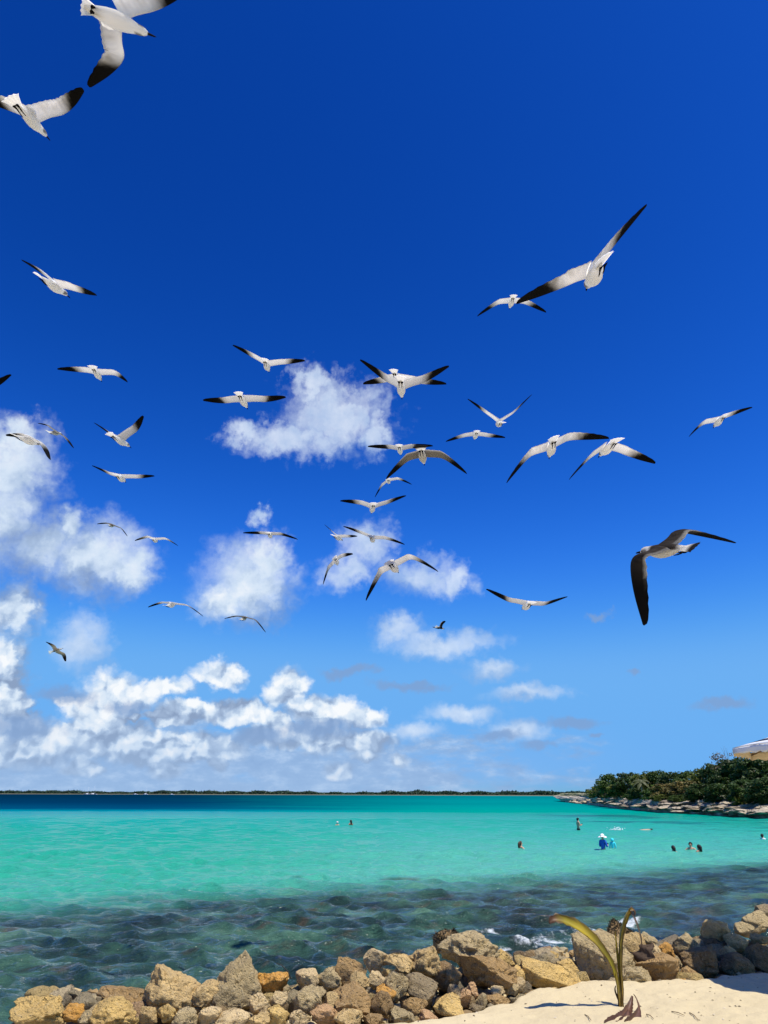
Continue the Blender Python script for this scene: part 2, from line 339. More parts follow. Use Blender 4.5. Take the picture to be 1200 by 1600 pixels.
th = np.radians(np.linspace(-50, 50, 780))
yr = np.concatenate([8.6 * 1.0040 ** np.arange(0, 600), []]); yr = np.concatenate([yr, yr[-1] * 1.06 ** np.arange(1, 80)]); yr = yr[yr < 9500]
TT, RR = np.meshgrid(np.tan(th), yr)
wx, wy = (TT * RR).ravel(), RR.ravel()
dist = np.hypot(wx, wy)
hz = np.zeros_like(wx); gx = np.zeros_like(wx); gy = np.zeros_like(wx)
near = dist < 260
ax, ay = wx[near], wy[near]; sp_ = 0.0042 * dist[near]
wr = np.random.default_rng(3)
# patches of stronger and weaker chop
Pn = np.stack([ax * 0.12, ay * 0.2, 0 * ax], 1); amp_mod = 1 + 0.45 * fbm(Pn, 2, 77)
for k in range(64):
    lam = 0.26 * (9.5 ** (k / 63.0)); an = -math.pi / 2 - 0.35 + wr.normal(0, 0.42)
    kk = 2 * math.pi / lam; ph = wr.uniform(0, 6.28); A = 0.0088 * lam ** 0.62 * wr.uniform(0.5, 1.3)
    fade = np.clip((lam / sp_ - 2.5) / 3, 0, 1) * amp_mod
    phs = kk * (math.cos(an) * ax + math.sin(an) * ay) + ph
    hz[near] += A * fade * np.sin(phs); cph = np.cos(phs)
    gx[near] -= A * fade * cph * math.cos(an) * 0.9 * -1; gy[near] -= A * fade * cph * math.sin(an) * 0.9 * -1
sea = mesh_obj('sea', np.stack([wx + gx, wy + gy, hz], 1), grid_faces(len(yr), len(th)), m_sea); tag(sea, kind='structure')

# ------------------------------------------------------------------ rocks
def rock_mat(name):
    m_, gg, b = new_mat(name)
    tc = gg.node('ShaderNodeTexCoord').outputs['Object']; oi = gg.node('ShaderNodeObjectInfo')
    off = gg.v('ADD', tc, gg.xyz(gg.m('MULTIPLY', oi.outputs['Random'], 37.0), gg.m('MULTIPLY', oi.outputs['Random'], 11.0), 0.0))
    n1 = gg.noise(off, 7, 6, 0.65); n2 = gg.noise(off, 34, 5, 0.7); n3 = gg.noise(off, 140, 3, 0.6)
    base = oi.outputs['Color']
    c = gg.mix(gg.ss(n1, 0.36, 0.66), gg.mix(0.30, base, (0.16, 0.12, 0.075)), base)
    c = gg.mix(gg.m('MULTIPLY', gg.ss(n2, 0.54, 0.66), 0.5), c, gg.mix(0.55, base, (0.66, 0.56, 0.38)))
    c = gg.mix(gg.m('MULTIPLY', gg.ss(n2, 0.44, 0.30), 0.42), c, (0.075, 0.055, 0.035))
    c = gg.mix(gg.m('MULTIPLY', gg.ss(n3, 0.58, 0.72), 0.32), c, (0.09, 0.065, 0.04))
    ve = gg.node('ShaderNodeTexVoronoi', feature='DISTANCE_TO_EDGE'); gg.put(ve.inputs['Vector'], gg.v('ADD', off, gg.scale(gg.noise(off, 9, 4, 0.6, color=True), 0.16))); ve.inputs['Scale'].default_value = 5.5
    crk = gg.m('MULTIPLY', gg.ss(ve.outputs['Distance'], 0.03, 0.0), gg.ss(n1, 0.50, 0.60))
    c = gg.mix(gg.m('MULTIPLY', crk, 0.35), c, (0.04, 0.03, 0.02))
    gg.put(b.inputs['Base Color'], c); b.inputs['Roughness'].default_value = 0.92; b.inputs['Specular IOR Level'].default_value = 0.2
    vo = gg.node('ShaderNodeTexVoronoi'); gg.put(vo.inputs['Vector'], off); vo.inputs['Scale'].default_value = 26
    pit = gg.ss(vo.outputs['Distance'], 0.05, 0.35)
    bm_ = gg.node('ShaderNodeBump'); bm_.inputs['Strength'].default_value = 1.0; bm_.inputs['Distance'].default_value = 0.05
    gg.put(bm_.inputs['Height'], gg.m('ADD', gg.m('ADD', gg.m('MULTIPLY', n2, 1.0), gg.m('MULTIPLY', n3, 0.3)), gg.m('SUBTRACT', gg.m('MULTIPLY', pit, 0.35), gg.m('MULTIPLY', crk, 0.8))))
    gg.l.new(bm_.outputs[0], b.inputs['Normal'])
    return m_
m_rock = rock_mat('limestone_rock')
_ico = {}
def ico(sub):
    if sub not in _ico:
        bm = bmesh.new(); bmesh.ops.create_icosphere(bm, subdivisions=sub, radius=1.0)
        _ico[sub] = (np.array([v.co[:] for v in bm.verts]), [tuple(v.index for v in f.verts) for f in bm.faces]); bm.free()
    return _ico[sub]
def rock_shape(seed, sub, peak=0.0, rough=1.0, flat=0.0):
    r = np.random.default_rng(seed); V0, Fc = ico(sub); V_ = V0.copy()
    V_ = V_ * (1 + 0.22 * fbm(V_ * 1.1, 2, seed))[:, None]
    for k in range(r.integers(13, 21)):                      # broken faces
        n = r.normal(size=3); n /= np.linalg.norm(n); d = r.uniform(0.46, 0.80)
        ex = np.clip(V_ @ n - d, 0, None); V_ = V_ - ex[:, None] * n * 0.985
    if peak:
        t = np.clip(V_[:, 2], 0, None); V_[:, :2] *= (1 - peak * t)[:, None]; V_[:, 2] += 0.25 * peak * t
    ridg = 1 - np.abs(fbm(V_ * 2.1, 3, seed + 40)) * 2
    pitn = np.clip(fbm(V_ * 4.4, 3, seed + 80) - 0.18, 0, 1)
    nr = V_ / np.maximum(np.linalg.norm(V_, axis=1), 1e-6)[:, None]
    V_ = V_ + nr * (0.075 * rough * ridg + 0.12 * rough * fbm(V_ * 4.6, 5, seed + 9, 0.62) - 0.36 * rough * pitn)[:, None]
    lo, hi_ = V_.min(0), V_.max(0); V_ = (V_ - (lo + hi_) / 2) / ((hi_ - lo) / 2)      # unit half extents
    return V_, Fc
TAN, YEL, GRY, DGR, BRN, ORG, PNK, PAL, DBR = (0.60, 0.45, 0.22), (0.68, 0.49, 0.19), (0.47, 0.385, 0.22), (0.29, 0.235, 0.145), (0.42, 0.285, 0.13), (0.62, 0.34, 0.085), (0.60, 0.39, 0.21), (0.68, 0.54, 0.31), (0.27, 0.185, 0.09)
def surface_s(px, py, lift=0.0):
    """how far behind the foot of the pile the ray through a pixel meets the pile's face"""
    r = ray(px, py)
    for y in np.arange(5.2, 11.5, 0.02):
        P = CAM + r * (y / r[1]); s = y - float(foot_y(P[0]))
        if s > 0.95: return P
        if s > -0.3 and P[2] < np.interp(s, [-0.3, 0, 0.25, 0.6, 0.95], [1.16, 1.2, 1.32, 1.44, 1.52]) + lift: return P
    return P
rock_n = 0
def rock(px, py, w, h, col, label, name='rock', peak=0.0, back=0.0, rough=1.0, sub=4, seed=None, tilt=None, group='rocks of the rough stone wall along the beach', depth=0.85, vary=0.12):
    """a boulder that covers about w x h photograph pixels around (px, py)"""
    global rock_n; rock_n += 1
    seed = seed or 100 + rock_n * 13
    if px > 1095: w, h, py = w * .88, h * .85, py + 5
    P = surface_s(px, py)
    if back: P = at_y(px, py, P[1] + back)
    dax = (P - CAM) @ FWD; k = dax / F
    hw, hh_ = w * k / 2, h * k / 2
    V_, Fc = rock_shape(seed, 5 if w >= 60 else sub, peak, rough)
    r = np.random.default_rng(seed + 5)
    dep = max(hw, hh_) * depth * r.uniform(0.85, 1.15)
    V_ = V_ * np.array((hw, dep, hh_))
    o = mesh_obj(name, V_, Fc, m_rock)
    o.location = (P[0], P[1] + dep * 0.35, P[2]); o.rotation_euler = (r.uniform(-.12, .12), (tilt if tilt is not None else r.uniform(-.1, .1)), r.uniform(-.3, .3))
    v = r.uniform(1 - vary, 1 + vary); o.color = (*[min(1, c * v * k_) for c, k_ in zip(col, (1.36, 1.27, 1.12))], 1)
    tag(o, label, 'rock', group)
    return o
W = 'rock'
ROCKS = [
 (58,1588,90,50,YEL,'broad flat-topped tan boulder at the left end of the rock wall',dict(tilt=-.05)),
 (113,1585,38,28,ORG,'small orange rock just right of the leftmost tan boulder'),
 (132,1594,28,26,GRY,'small grey stone below the orange rock near the left end'),
 (174,1590,80,54,YEL,'smooth sloping yellow-tan boulder second from the left end',dict(tilt=.18)),
 (188,1562,84,30,BRN,'low brown-grey rock behind the smooth yellow-tan boulder',dict(back=.25)),
 (263,1550,84,70,TAN,'pointed tan rock, first peak from the left in the wall',dict(peak=.45)),
 (231,1588,30,28,TAN,'small knobbly tan stone at the foot of the first pointed rock'),
 (260,1584,32,28,YEL,'small yellowish stone right below the first pointed rock'),
 (323,1555,50,40,TAN,'brownish rock between the two pointed rocks',dict(back=.1)),
 (370,1540,84,92,GRY,'tall grey shark-fin rock, the highest peak on the left half',dict(peak=.62,tilt=.10,rough=.8)),
 (288,1593,42,30,GRY,'pale grey stone at the bottom edge left of the tall fin rock'),
 (325,1590,40,28,PAL,'pale angular stone under the tall grey fin rock'),
 (362,1596,56,30,PAL,'pitted pale tan rock at the bottom edge below the fin rock'),
 (424,1540,54,42,ORG,'bright orange-brown rock right of the tall grey fin rock',dict(back=.1)),
 (480,1531,42,30,PAL,'left piece of the long pale grey rock pair right of the orange rock',dict(back=.1)),
 (515,1529,44,32,GRY,'right piece of the long pale grey rock pair right of the orange rock',dict(back=.1)),
 (405,1573,36,34,PAL,'whitish tan stone under the orange-brown rock'),
 (434,1566,28,30,PAL,'small pale stone below the right end of the orange-brown rock'),
 (479,1568,46,42,GRY,'angular grey-brown rock leaning under the long pale rock',dict(tilt=-.3)),
 (498,1556,24,26,GRY,'small grey stone wedged under the long pale rock'),
 (518,1567,32,28,TAN,'tilted tan stone right of the angular grey-brown rock',dict(tilt=.4)),
 (547,1522,50,48,BRN,'rugged brown rock with a furrowed top left of the cube rock',dict(back=.05)),
 (588,1501,42,36,PAL,'bright cube-like tan rock sitting on top of the wall',dict(rough=.6,back=.08)),
 (621,1508,50,32,TAN,'sloping tan rock right of the bright cube-like rock',dict(back=.05)),
 (562,1537,32,30,TAN,'upright tan stone below the furrowed brown rock'),
 (588,1533,28,28,PAL,'round pale stone directly under the cube-like rock'),
 (615,1541,46,44,GRY,'rounded grey-tan rock with grooves below the sloping tan rock'),
 (606,1522,26,22,YEL,'little yellow stone above the grooved round rock'),
 (664,1508,66,52,TAN,'large rough grey-tan rock left of the biggest pitted boulder'),
 (548,1567,66,46,BRN,'wide flat brown slab in the middle of the wall face'),
 (594,1571,46,40,DBR,'dark brown block beside the wide flat slab'),
 (658,1545,56,42,DGR,'dark grey block under the large rough grey-tan rock'),
 (701,1528,48,38,DBR,'dark brown round rock below the biggest pitted boulder'),
 (732,1490,100,58,GRY,'biggest pitted grey boulder on top of the wall near the middle',dict(rough=1.5,back=.05)),
 (766,1523,92,48,BRN,'brown overhanging slab under the biggest pitted boulder',dict(rough=.8)),
 (785,1500,40,26,YEL,'yellow-tan edge stone right of the biggest pitted boulder',dict(back=.2)),
 (648,1573,42,30,BRN,'brownish stone above the sand left of the yellow knobbly stone'),
 (603,1552,34,20,ORG,'thin rusty orange stone above the dark brown block'),
 (506,1588,42,32,PNK,'pinkish tan stone at the bottom edge under the tilted stone'),
 (546,1594,54,30,TAN,'tan slab at the bottom edge below the wide flat slab'),
 (468,1593,34,26,PAL,'small pale stone at the bottom edge left of the pinkish stone'),
 (431,1590,42,32,YEL,'yellowish bumpy stone at the bottom edge below the whitish stone'),
 (400,1598,44,26,TAN,'tan stone at the bottom edge beside the pitted pale rock'),
 (630,1592,42,30,GRY,'speckled grey stone at the bottom edge beside the sand corner'),
 (582,1596,34,22,BRN,'brown stone at the bottom edge under the dark brown block'),
 (668,1592,34,22,PNK,'pale pink stone half in the sand at its left corner'),
 (701,1574,50,32,YEL,'yellow knobbly stone lying on the edge of the sand'),
 (711,1554,28,24,DGR,'smooth dark grey cobble above the yellow knobbly stone',dict(rough=.3)),
 (738,1549,20,26,PNK,'upright pink stone under the overhanging brown slab'),
 (727,1560,22,28,PNK,'smooth pinkish cobble leaning beside the upright pink stone',dict(rough=.3,tilt=.5)),
 (751,1564,24,20,GRY,'round grey-pink cobble on the sand edge',dict(rough=.3)),
 (746,1576,26,12,DGR,'flat dark stone on the sand below the round cobble'),
 (775,1564,46,16,BRN,'flat brown stone lying along the sand edge'),
 (779,1549,26,14,PAL,'pale flat stone under the right end of the overhanging slab'),
 (800,1545,26,18,GRY,'grey stone left of the big yellow slab boulder'),
 (812,1540,20,22,PAL,'small pale stone touching the big yellow slab boulder'),
 (842,1557,46,16,BRN,'low brown stone under the big yellow slab boulder'),
 (862,1531,104,48,YEL,'big yellow-tan slab boulder tilted to the right, left of the seedling',dict(tilt=.22,rough=.6)),
 (860,1501,28,26,YEL,'round mossy yellow stone peeking over the big slab boulder',dict(back=.35)),
 (890,1517,40,32,YEL,'yellowish stone between the big slab and the big grey boulder',dict(back=.2)),
 (811,1527,22,30,YEL,'narrow upright yellow stone left of the big slab boulder',dict(back=.1)),
 (948,1508,96,92,GRY,'big rounded grey boulder behind the palm seedling',dict(rough=1.1)),
 (988,1532,62,40,GRY,'lower grey rock right of the seedling stem',dict()),
 (985,1486,56,52,TAN,'tan rock behind the right shoulder of the big grey boulder',dict(back=.3)),
 (920,1546,18,14,YEL,'tiny yellow stone at the foot of the big grey boulder'),
 (1024,1492,28,30,PAL,'pale tan stone leaning left of the orange-topped stone'),
 (1041,1486,34,24,ORG,'small orange stone on top of the wall right of the seedling',dict(back=.1)),
 (1034,1516,80,42,BRN,'rounded reddish-brown boulder right of the seedling',dict(rough=.55)),
 (1079,1524,30,24,BRN,'small brown stone beside the reddish-brown boulder'),
 (1076,1476,52,32,GRY,'grey-tan rock on the wall above the reddish-brown boulder',dict(back=.15)),
 (1121,1456,50,52,TAN,'craggy tan rock standing high on the right part of the wall',dict(rough=1.3,back=.2,peak=.2)),
 (1155,1470,42,32,TAN,'rounded tan rock right of the craggy high rock',dict(back=.1)),
 (1164,1448,36,26,GRY,'grey rock behind the rounded tan rock on the right',dict(back=.4)),
 (1188,1440,56,40,GRY,'large grey rock at the right edge of the picture',dict(back=.4)),
 (1197,1421,28,26,DGR,'topmost dark rock at the right edge of the picture',dict(back=.8)),
 (1190,1463,36,18,TAN,'flat tan stone at the right edge below the large grey rock',dict(back=.15)),
 (1139,1481,26,18,TAN,'tan stone just above the umbrella shadow',dict()),
 (1147,1492,26,16,PAL,'pale stone at the rim of the umbrella shadow',dict()),
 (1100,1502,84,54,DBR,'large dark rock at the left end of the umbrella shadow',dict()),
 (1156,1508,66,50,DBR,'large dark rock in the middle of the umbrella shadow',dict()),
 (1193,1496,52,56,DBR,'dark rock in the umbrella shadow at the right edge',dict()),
 (1031,1543,20,16,YEL,'small yellow stone on the sand below the reddish-brown boulder'),
 (1048,1542,28,16,DGR,'flat dark stone on the sand below the reddish-brown boulder'),
 (1071,1540,26,18,ORG,'rusty stone on the sand below the small brown stone'),
 (1096,1541,26,14,GRY,'flat grey stone on the sand below the shadowed rocks'),
 (1012,1470,30,24,GRY,'grey stone between the seedling top and the orange stone',dict(back=.35)),
]
for t_ in ROCKS:
    kw = t_[6] if len(t_) > 6 else {}
    rock(*t_[:6], **kw)
# smaller stones that fill the gaps of the pile, inside and behind the big ones
fr = np.random.default_rng(55)
k = 0
for i in range(300):
    X = fr.uniform(-2.75, 5.6); s = fr.uniform(0.05, 1.25); Y = float(foot_y(X)) + s
    z = float(np.interp(s, [0, 0.25, 0.6, 0.95, 1.3], [1.17, 1.2, 1.27, 1.29, 1.05]))
    rad = fr.uniform(0.05, 0.12) * (1.25 if s > 0.5 else 1)
    V_, Fc = rock_shape(int(900 + i), 3, 0, 0.9)
    V_ = V_ * np.array((rad * fr.uniform(.8, 1.4), rad * fr.uniform(.8, 1.2), rad * fr.uniform(.6, 1)))
    o = mesh_obj('small_stone', V_, Fc, m_rock); o.location = (X, Y, z - 0.02); o.rotation_euler = (fr.uniform(-.5, .5), fr.uniform(-.5, .5), fr.uniform(0, 6))
    ci = int(fr.integers(0, 8)); c = [TAN, GRY, YEL, BRN, DGR, PAL, PNK, DBR][ci]; o.color = (*[q_ * .85 for q_ in c], 1)
    tag(o, 'small ' + ['tan', 'grey', 'yellowish', 'brown', 'dark grey', 'pale', 'pinkish', 'dark brown'][ci] + ' stone wedged in the gaps between the bigger wall rocks', 'stone', 'small filler stones in the rock wall')
# dark rubble added so gaps read as shade, too small to tell apart
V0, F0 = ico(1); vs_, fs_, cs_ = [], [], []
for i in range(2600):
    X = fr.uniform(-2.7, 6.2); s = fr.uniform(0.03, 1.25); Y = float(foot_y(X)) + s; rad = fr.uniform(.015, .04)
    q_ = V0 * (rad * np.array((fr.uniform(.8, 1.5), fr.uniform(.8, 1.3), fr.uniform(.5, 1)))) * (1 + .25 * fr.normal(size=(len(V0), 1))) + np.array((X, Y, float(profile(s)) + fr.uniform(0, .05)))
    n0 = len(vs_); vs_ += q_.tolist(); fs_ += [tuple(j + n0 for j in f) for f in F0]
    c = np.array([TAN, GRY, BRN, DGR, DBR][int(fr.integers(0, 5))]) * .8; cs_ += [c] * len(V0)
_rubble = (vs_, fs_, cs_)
# seaward tail of the pile down to the water
for i in range(46):
    X = fr.uniform(-2.9, 9); s = fr.uniform(1.3, 2.9); Y = float(foot_y(X)) + s
    z = float(profile(s)); rad = fr.uniform(0.14, 0.3)
    V_, Fc = rock_shape(int(1500 + i), 3, 0, 1.0)
    o = mesh_obj('shore_rock', V_ * np.array((rad * 1.2, rad, rad * .7)), Fc, m_rock); o.location = (X, Y, z); o.rotation_euler = (fr.uniform(-.3, .3), fr.uniform(-.3, .3), fr.uniform(0, 6))
    c = [TAN, GRY, BRN, DGR][int(fr.integers(0, 4))]; o.color = (*c, 1)
    tag(o, 'dark wet rock on the seaward side behind the stone wall', 'rock', 'rocks on the seaward slope')
# two weed covered rocks standing in the wash
m_weed = simple_mat('brown_weed', (0.055, 0.040, 0.018), 0.8, 0.3, 0.5, 30)
def weed_rock(px, py, w, h, label, seed):
    base = rock(px, py, w, h, DBR, label, 'weedy_rock', back=0.7, seed=seed, group='weed covered rocks')
    V_, Fc = rock_shape(seed, 4, 0, 1); r = np.random.default_rng(seed)
    sc_ = np.array([max(abs(v.co[i]) for v in base.data.vertices) for i in range(3)])
    vs_, fs_ = [], []
    top = [i for i in range(len(V_)) if V_[i, 2] > 0.0]
    for i in r.choice(top, 620):
        p0 = V_[i] * sc_ * 1.0; d = r.normal(size=3); d[2] = abs(d[2]) * .8 + .1; d /= np.linalg.norm(d); t = np.cross(d, r.normal(size=3)); t /= np.linalg.norm(t)
        L = r.uniform(.012, .035); wd = .006
        n0 = len(vs_); vs_ += [p0 - t * wd, p0 + t * wd, p0 + d * L + t * wd * .4, p0 + d * L - t * wd * .4]; fs_.append((n0, n0 + 1, n0 + 2, n0 + 3))
    wd_ = mesh_obj('weed', vs_, fs_, m_weed, base, smooth=False); wd_['kind'] = 'stuff'
weed_rock(699, 1473, 48, 36, 'dark weed covered rock behind the biggest pitted boulder', 4001)
weed_rock(971, 1457, 46, 28, 'dark weed covered rock in the wash behind the palm seedling', 4002)

# dry brown coconut husk caught among the rocks
P = surface_s(1006, 1500)
r = np.random.default_rng(9); V_, Fc = rock_shape(8123, 4, .3, 1.2)
V_ = V_ * np.array((.085, .07, .15)); V_[:, 0] += .025 * np.sin(V_[:, 2] * 60)
hk = mesh_obj('dry_husk', V_, Fc, simple_mat('dry_husk', (0.075, 0.05, 0.032), .9, .2, .5, 40)); hk.location = (P[0], P[1] - .02, P[2] + .03); hk.rotation_euler = (0, .45, 0)
tag(hk, 'dark dry brown husk leaning among the rocks right of the seedling', 'husk')
# thin dry twig sticking out of the rocks
def tube(path, radii, seg=6):
    path = np.asarray(path, float); vs_, fs_ = [], []
    n = len(path)
    for i in range(n):
        t = path[min(i + 1, n - 1)] - path[max(i - 1, 0)]; t /= max(np.linalg.norm(t), 1e-9)
        a = np.cross(t, (0.31, 0.2, 0.93)); a /= max(np.linalg.norm(a), 1e-9); b_ = np.cross(t, a)
        for j in range(seg):
            an = 2 * math.pi * j / seg; vs_.append(path[i] + (a * math.cos(an) + b_ * math.sin(an)) * radii[i])
    for i in range(n - 1):
        for j in range(seg): fs_.append((i * seg + j, i * seg + (j + 1) % seg, (i + 1) * seg + (j + 1) % seg, (i + 1) * seg + j))
    fs_.append(tuple(range(seg))[::-1]); fs_.append(tuple((n - 1) * seg + j for j in range(seg)))
    return vs_, fs_
y0 = 7.0
tw = [at_y(x, y, y0) for x, y in [(455, 1530), (450, 1518), (440, 1508), (432, 1505)]]
v_, f_ = tube(tw, [.004, .0035, .003, .002]); tag(mesh_obj('dry_twig', v_, f_, simple_mat('twig', (.05, .035, .025), .8)), 'thin dark twig sticking up beside the orange-brown rock', 'twig')
m_tw = simple_mat('dry_stalk', (.16, .11, .06), .8, .2, .3, 60)
for (x0, y0_, x1, y1, lab) in [(914, 1588, 924, 1600, 'short dry stalk on the sand left of the seedling'), (1010, 1584, 1022, 1600, 'short dry stalk on the sand right of the seedling foot'), (1050, 1586, 1070, 1592, 'thin dry stalk lying flat on the sand right of the seedling'), (1078, 1586, 1092, 1600, 'longer dry stalk on the sand towards the right')]:
    p0, p1 = at_z(x0, y0_, SANDZ + .02), at_z(x1, y1, SANDZ + .02); p0[2] = sand_z(p0[0], p0[1]) + .004; p1[2] = sand_z(p1[0], p1[1]) + .01; pm_ = (p0 + p1) / 2 + np.array((.003, .0, .006)); pm_[2] = max(pm_[2], sand_z(pm_[0], pm_[1]) + .006)
    v_, f_ = tube([p0, pm_, p1], [.003, .003, .002]); tag(mesh_obj('dry_stalk', v_, f_, m_tw), lab, 'stalk')
# specks of broken shell, weed and leaf litter on the sand
vs_, fs_, cs_ = [], [], []
for i in range(520):
    X = fr.uniform(-0.4, 5.5); Y = fr.uniform(5.4, 8.4)
    if Y > float(foot_y(X)) + 0.05: continue
    z = sand_z(X, Y) + .003; L = fr.uniform(.004, .016); a = fr.uniform(0, 6.28); wd = L * fr.uniform(.2, .6)
    ca, sa = math.cos(a), math.sin(a); n0 = len(vs_); hgt_ = L * .35
    vs_ += [(X - L * ca, Y - L * sa, z), (X + wd * sa, Y - wd * ca, z), (X + L * ca, Y + L * sa, z), (X - wd * sa, Y + wd * ca, z), (X, Y, z + hgt_)]
    fs_ += [(n0, n0 + 1, n0 + 4), (n0 + 1, n0 + 2, n0 + 4), (n0 + 2, n0 + 3, n0 + 4), (n0 + 3, n0, n0 + 4)]
    c = [(.10, .07, .04), (.2, .15, .09), (.6, .52, .4), (.05, .04, .03)][int(fr.integers(0, 4))]; cs_ += [c] * 5
def vcol_mat(name, rough=0.8, trans=0.0, spec=0.2):
    m_, gg, b = new_mat(name); at = gg.node('ShaderNodeAttribute', attribute_name='Col'); b.inputs['Roughness'].default_value = rough; b.inputs['Specular IOR Level'].default_value = spec
    gg.l.new(at.outputs['Color'], b.inputs['Base Color'])
    if trans:
        tr = gg.node('ShaderNodeBsdfTranslucent'); gg.l.new(at.outputs['Color'], tr.inputs[0]); mx = gg.node('ShaderNodeMixShader'); mx.inputs[0].default_value = trans
        gg.l.new(b.outputs[0], mx.inputs[1]); gg.l.new(tr.outputs[0], mx.inputs[2]); gg.l.new(mx.outputs[0], gg.n['Material Output'].inputs[0])
    return m_
rub = mesh_obj('rubble', _rubble[0], _rubble[1], vcol_mat('rubble', .95), smooth=False, cols=_rubble[2]); tag(rub, 'loose dark rubble added to shade the gaps of the rock wall', 'rubble', kind='stuff')
lit = mesh_obj('beach_litter', vs_, fs_, vcol_mat('litter'), smooth=False, cols=cs_); tag(lit, 'scattered specks of shell and dry weed on the sand', 'litter', kind='stuff')

# ------------------------------------------------------------------ coconut seedling
m_leaf = vcol_mat('seedling_leaf', 0.45, 0.35, 0.4)
def blade(name, path, widths, fold, nrm, cols, parent, org, ragged=0.0, seed=0, edge=(0.10, 0.045, 0.02)):
    """a pleated leaf blade along a path: five points across with a folded midrib"""
    r = np.random.default_rng(seed); path = np.asarray(path, float)
    t = np.linspace(0, 1, len(path)); tt = np.linspace(0, 1, 30)
    # Catmull-Rom sampling
    def cr(pts, u):
        n = len(pts); x = u * (n - 1); i = min(int(x), n - 2); f = x - i
        p0, p1, p2, p3 = pts[max(i - 1, 0)], pts[i], pts[i + 1], pts[min(i + 2, n - 1)]
        return 0.5 * (2 * p1 + (p2 - p0) * f + (2 * p0 - 5 * p1 + 4 * p2 - p3) * f * f + (3 * p1 - p0 - 3 * p2 + p3) * f ** 3)
    pts = np.array([cr(path, u) for u in tt]); wd = np.interp(tt, np.linspace(0, 1, len(widths)), widths)
    vs_, cs_ = [], []
    for i in range(30):
        tg = pts[min(i + 1, 29)] - pts[max(i - 1, 0)]; tg /= np.linalg.norm(tg)
        nn = np.asarray(nrm, float) - tg * (tg @ np.asarray(nrm, float)); nn /= np.linalg.norm(nn); side = np.cross(tg, nn)
        for j, u in enumerate((-1, -0.75, -.4, 0, .4, .75, 1)):
            rag = 1 + (ragged * r.uniform(-1, 1) if abs(u) == 1 else 0)
            off = side * (u * wd[i] * rag) + nn * (abs(u) * wd[i] * fold - .0025 * (j % 2))
            vs_.append(pts[i] + off - org)
            c = np.array([np.interp(tt[i], np.linspace(0, 1, len(cols)), [cc[k_] for cc in cols]) for k_ in range(3)])
            if abs(u) == 1: c = c * .15 + np.array(edge) * .85
            if abs(u) == .75 and r.uniform() < .45: c = c * .5 + np.array(edge) * .6
            if abs(u) < .1: c = c * 1.15 + .02
            cs_.append(c * r.uniform(.85, 1.12) * (.72 if j in (1, 5) else 1.0))
    o = mesh_obj(name, vs_, grid_faces(30, 7), m_leaf, parent, cols=cs_)
    sm = o.modifiers.new('thickness', 'SOLIDIFY'); sm.thickness = 0.0016
    return o
PB = at_z(969, 1576, SANDZ); PB[2] = sand_z(PB[0], PB[1]) - 0.01; ys0 = PB[1]
seed_root = empty('palm_seedling', PB); tag(seed_root, 'young coconut palm seedling with two yellow-green leaves standing in the sand', 'seedling')
GRN, OLV, YGR, BRW = (0.32, 0.27, 0.018), (0.24, 0.19, 0.02), (0.50, 0.38, 0.03), (0.16, 0.075, 0.03)
A = lambda x, y, dy=0.0: at_y(x, y, ys0 + dy)
blade('leaf', [A(968, 1576), A(966, 1545), A(957, 1510, -.02), A(938, 1480, -.05), A(912, 1455, -.09), A(885, 1440, -.12), A(866, 1436, -.14), A(858, 1443, -.15)],
      [.015, .016, .021, .036, .050, .047, .032, .003], .45, (.25, -.75, .55), [YGR, YGR, GRN, OLV, YGR, GRN, BRW, (.09, .045, .025)], seed_root, PB, .28, 1)
blade('leaf', [A(970, 1576), A(971, 1545), A(968, 1510), A(968, 1470), A(972, 1445, -.01), A(981, 1424, -.03), A(990, 1424, -.05), A(992, 1430, -.06)],
      [.018, .020, .026, .034, .040, .036, .018, .004], .6, (.8, -.55, .1), [(.40, .24, .04), (.38, .25, .04), OLV, OLV, GRN, YGR, BRW, (.09, .045, .025)], seed_root, PB, .28, 2)
blade('dry_leaf_tip', [A(985, 1422, -.04), A(991, 1434, -.06), A(998, 1452, -.06), A(1002, 1468, -.06), A(1003, 1480, -.05)], [.006, .009, .006, .005, .002], .5, (.4, -.9, .1), [(.33, .25, .2), (.2, .15, .11), (.16, .12, .09)], seed_root, PB, .3, 3)
blade('spear', [A(968, 1570), A(968, 1530, .01), A(964, 1490, .01), A(961, 1455, .01)], [.010, .012, .010, .001], .8, (.3, -.95, 0), [YGR, GRN, YGR], seed_root, PB, 0, 4)
blade('sheath', [A(971, 1577, -.01), A(969, 1560, -.014), A(965, 1535, -.012), A(963, 1520, -.01)], [.019, .019, .014, .004], .6, (.1, -1, 0), [(.42, .25, .05), (.36, .27, .05), YGR], seed_root, PB, .05, 5)
blade('dead_leaf', [A(972, 1577, -.02), A(966, 1562, .0), A(961, 1548, .02), A(962, 1540, .03)], [.003, .009, .007, .001], .4, (.5, -.8, .2), [(.05, .03, .02), (.09, .05, .03)], seed_root, PB, .2, 6)
# the curled dry husk leaves at its foot
dry = [(.16, .075, .045), (.20, .10, .055), (.12, .06, .035)]
blade('dead_leaf', [A(988, 1556, -.14), A(985, 1570, -.18), A(980, 1583, -.26), A(970, 1594, -.40), A(950, 1608, -.56)], [.004, .020, .034, .042, .05], .6, (-.3, -.8, .5), dry, seed_root, PB, .15, 7)
blade('dead_leaf', [A(990, 1553, -.14), A(995, 1562, -.16), A(998, 1576, -.24), A(993, 1590, -.38), A(978, 1606, -.55)], [.001, .004, .010, .034, .045], .6, (.3, -.8, .5), dry, seed_root, PB, .15, 8)
blade('dead_leaf', [A(982, 1578, -.24), A(979, 1590, -.38), A(968, 1606, -.55)], [.004, .024, .04], .5, (0, -.8, .5), dry, seed_root, PB, .15, 9)

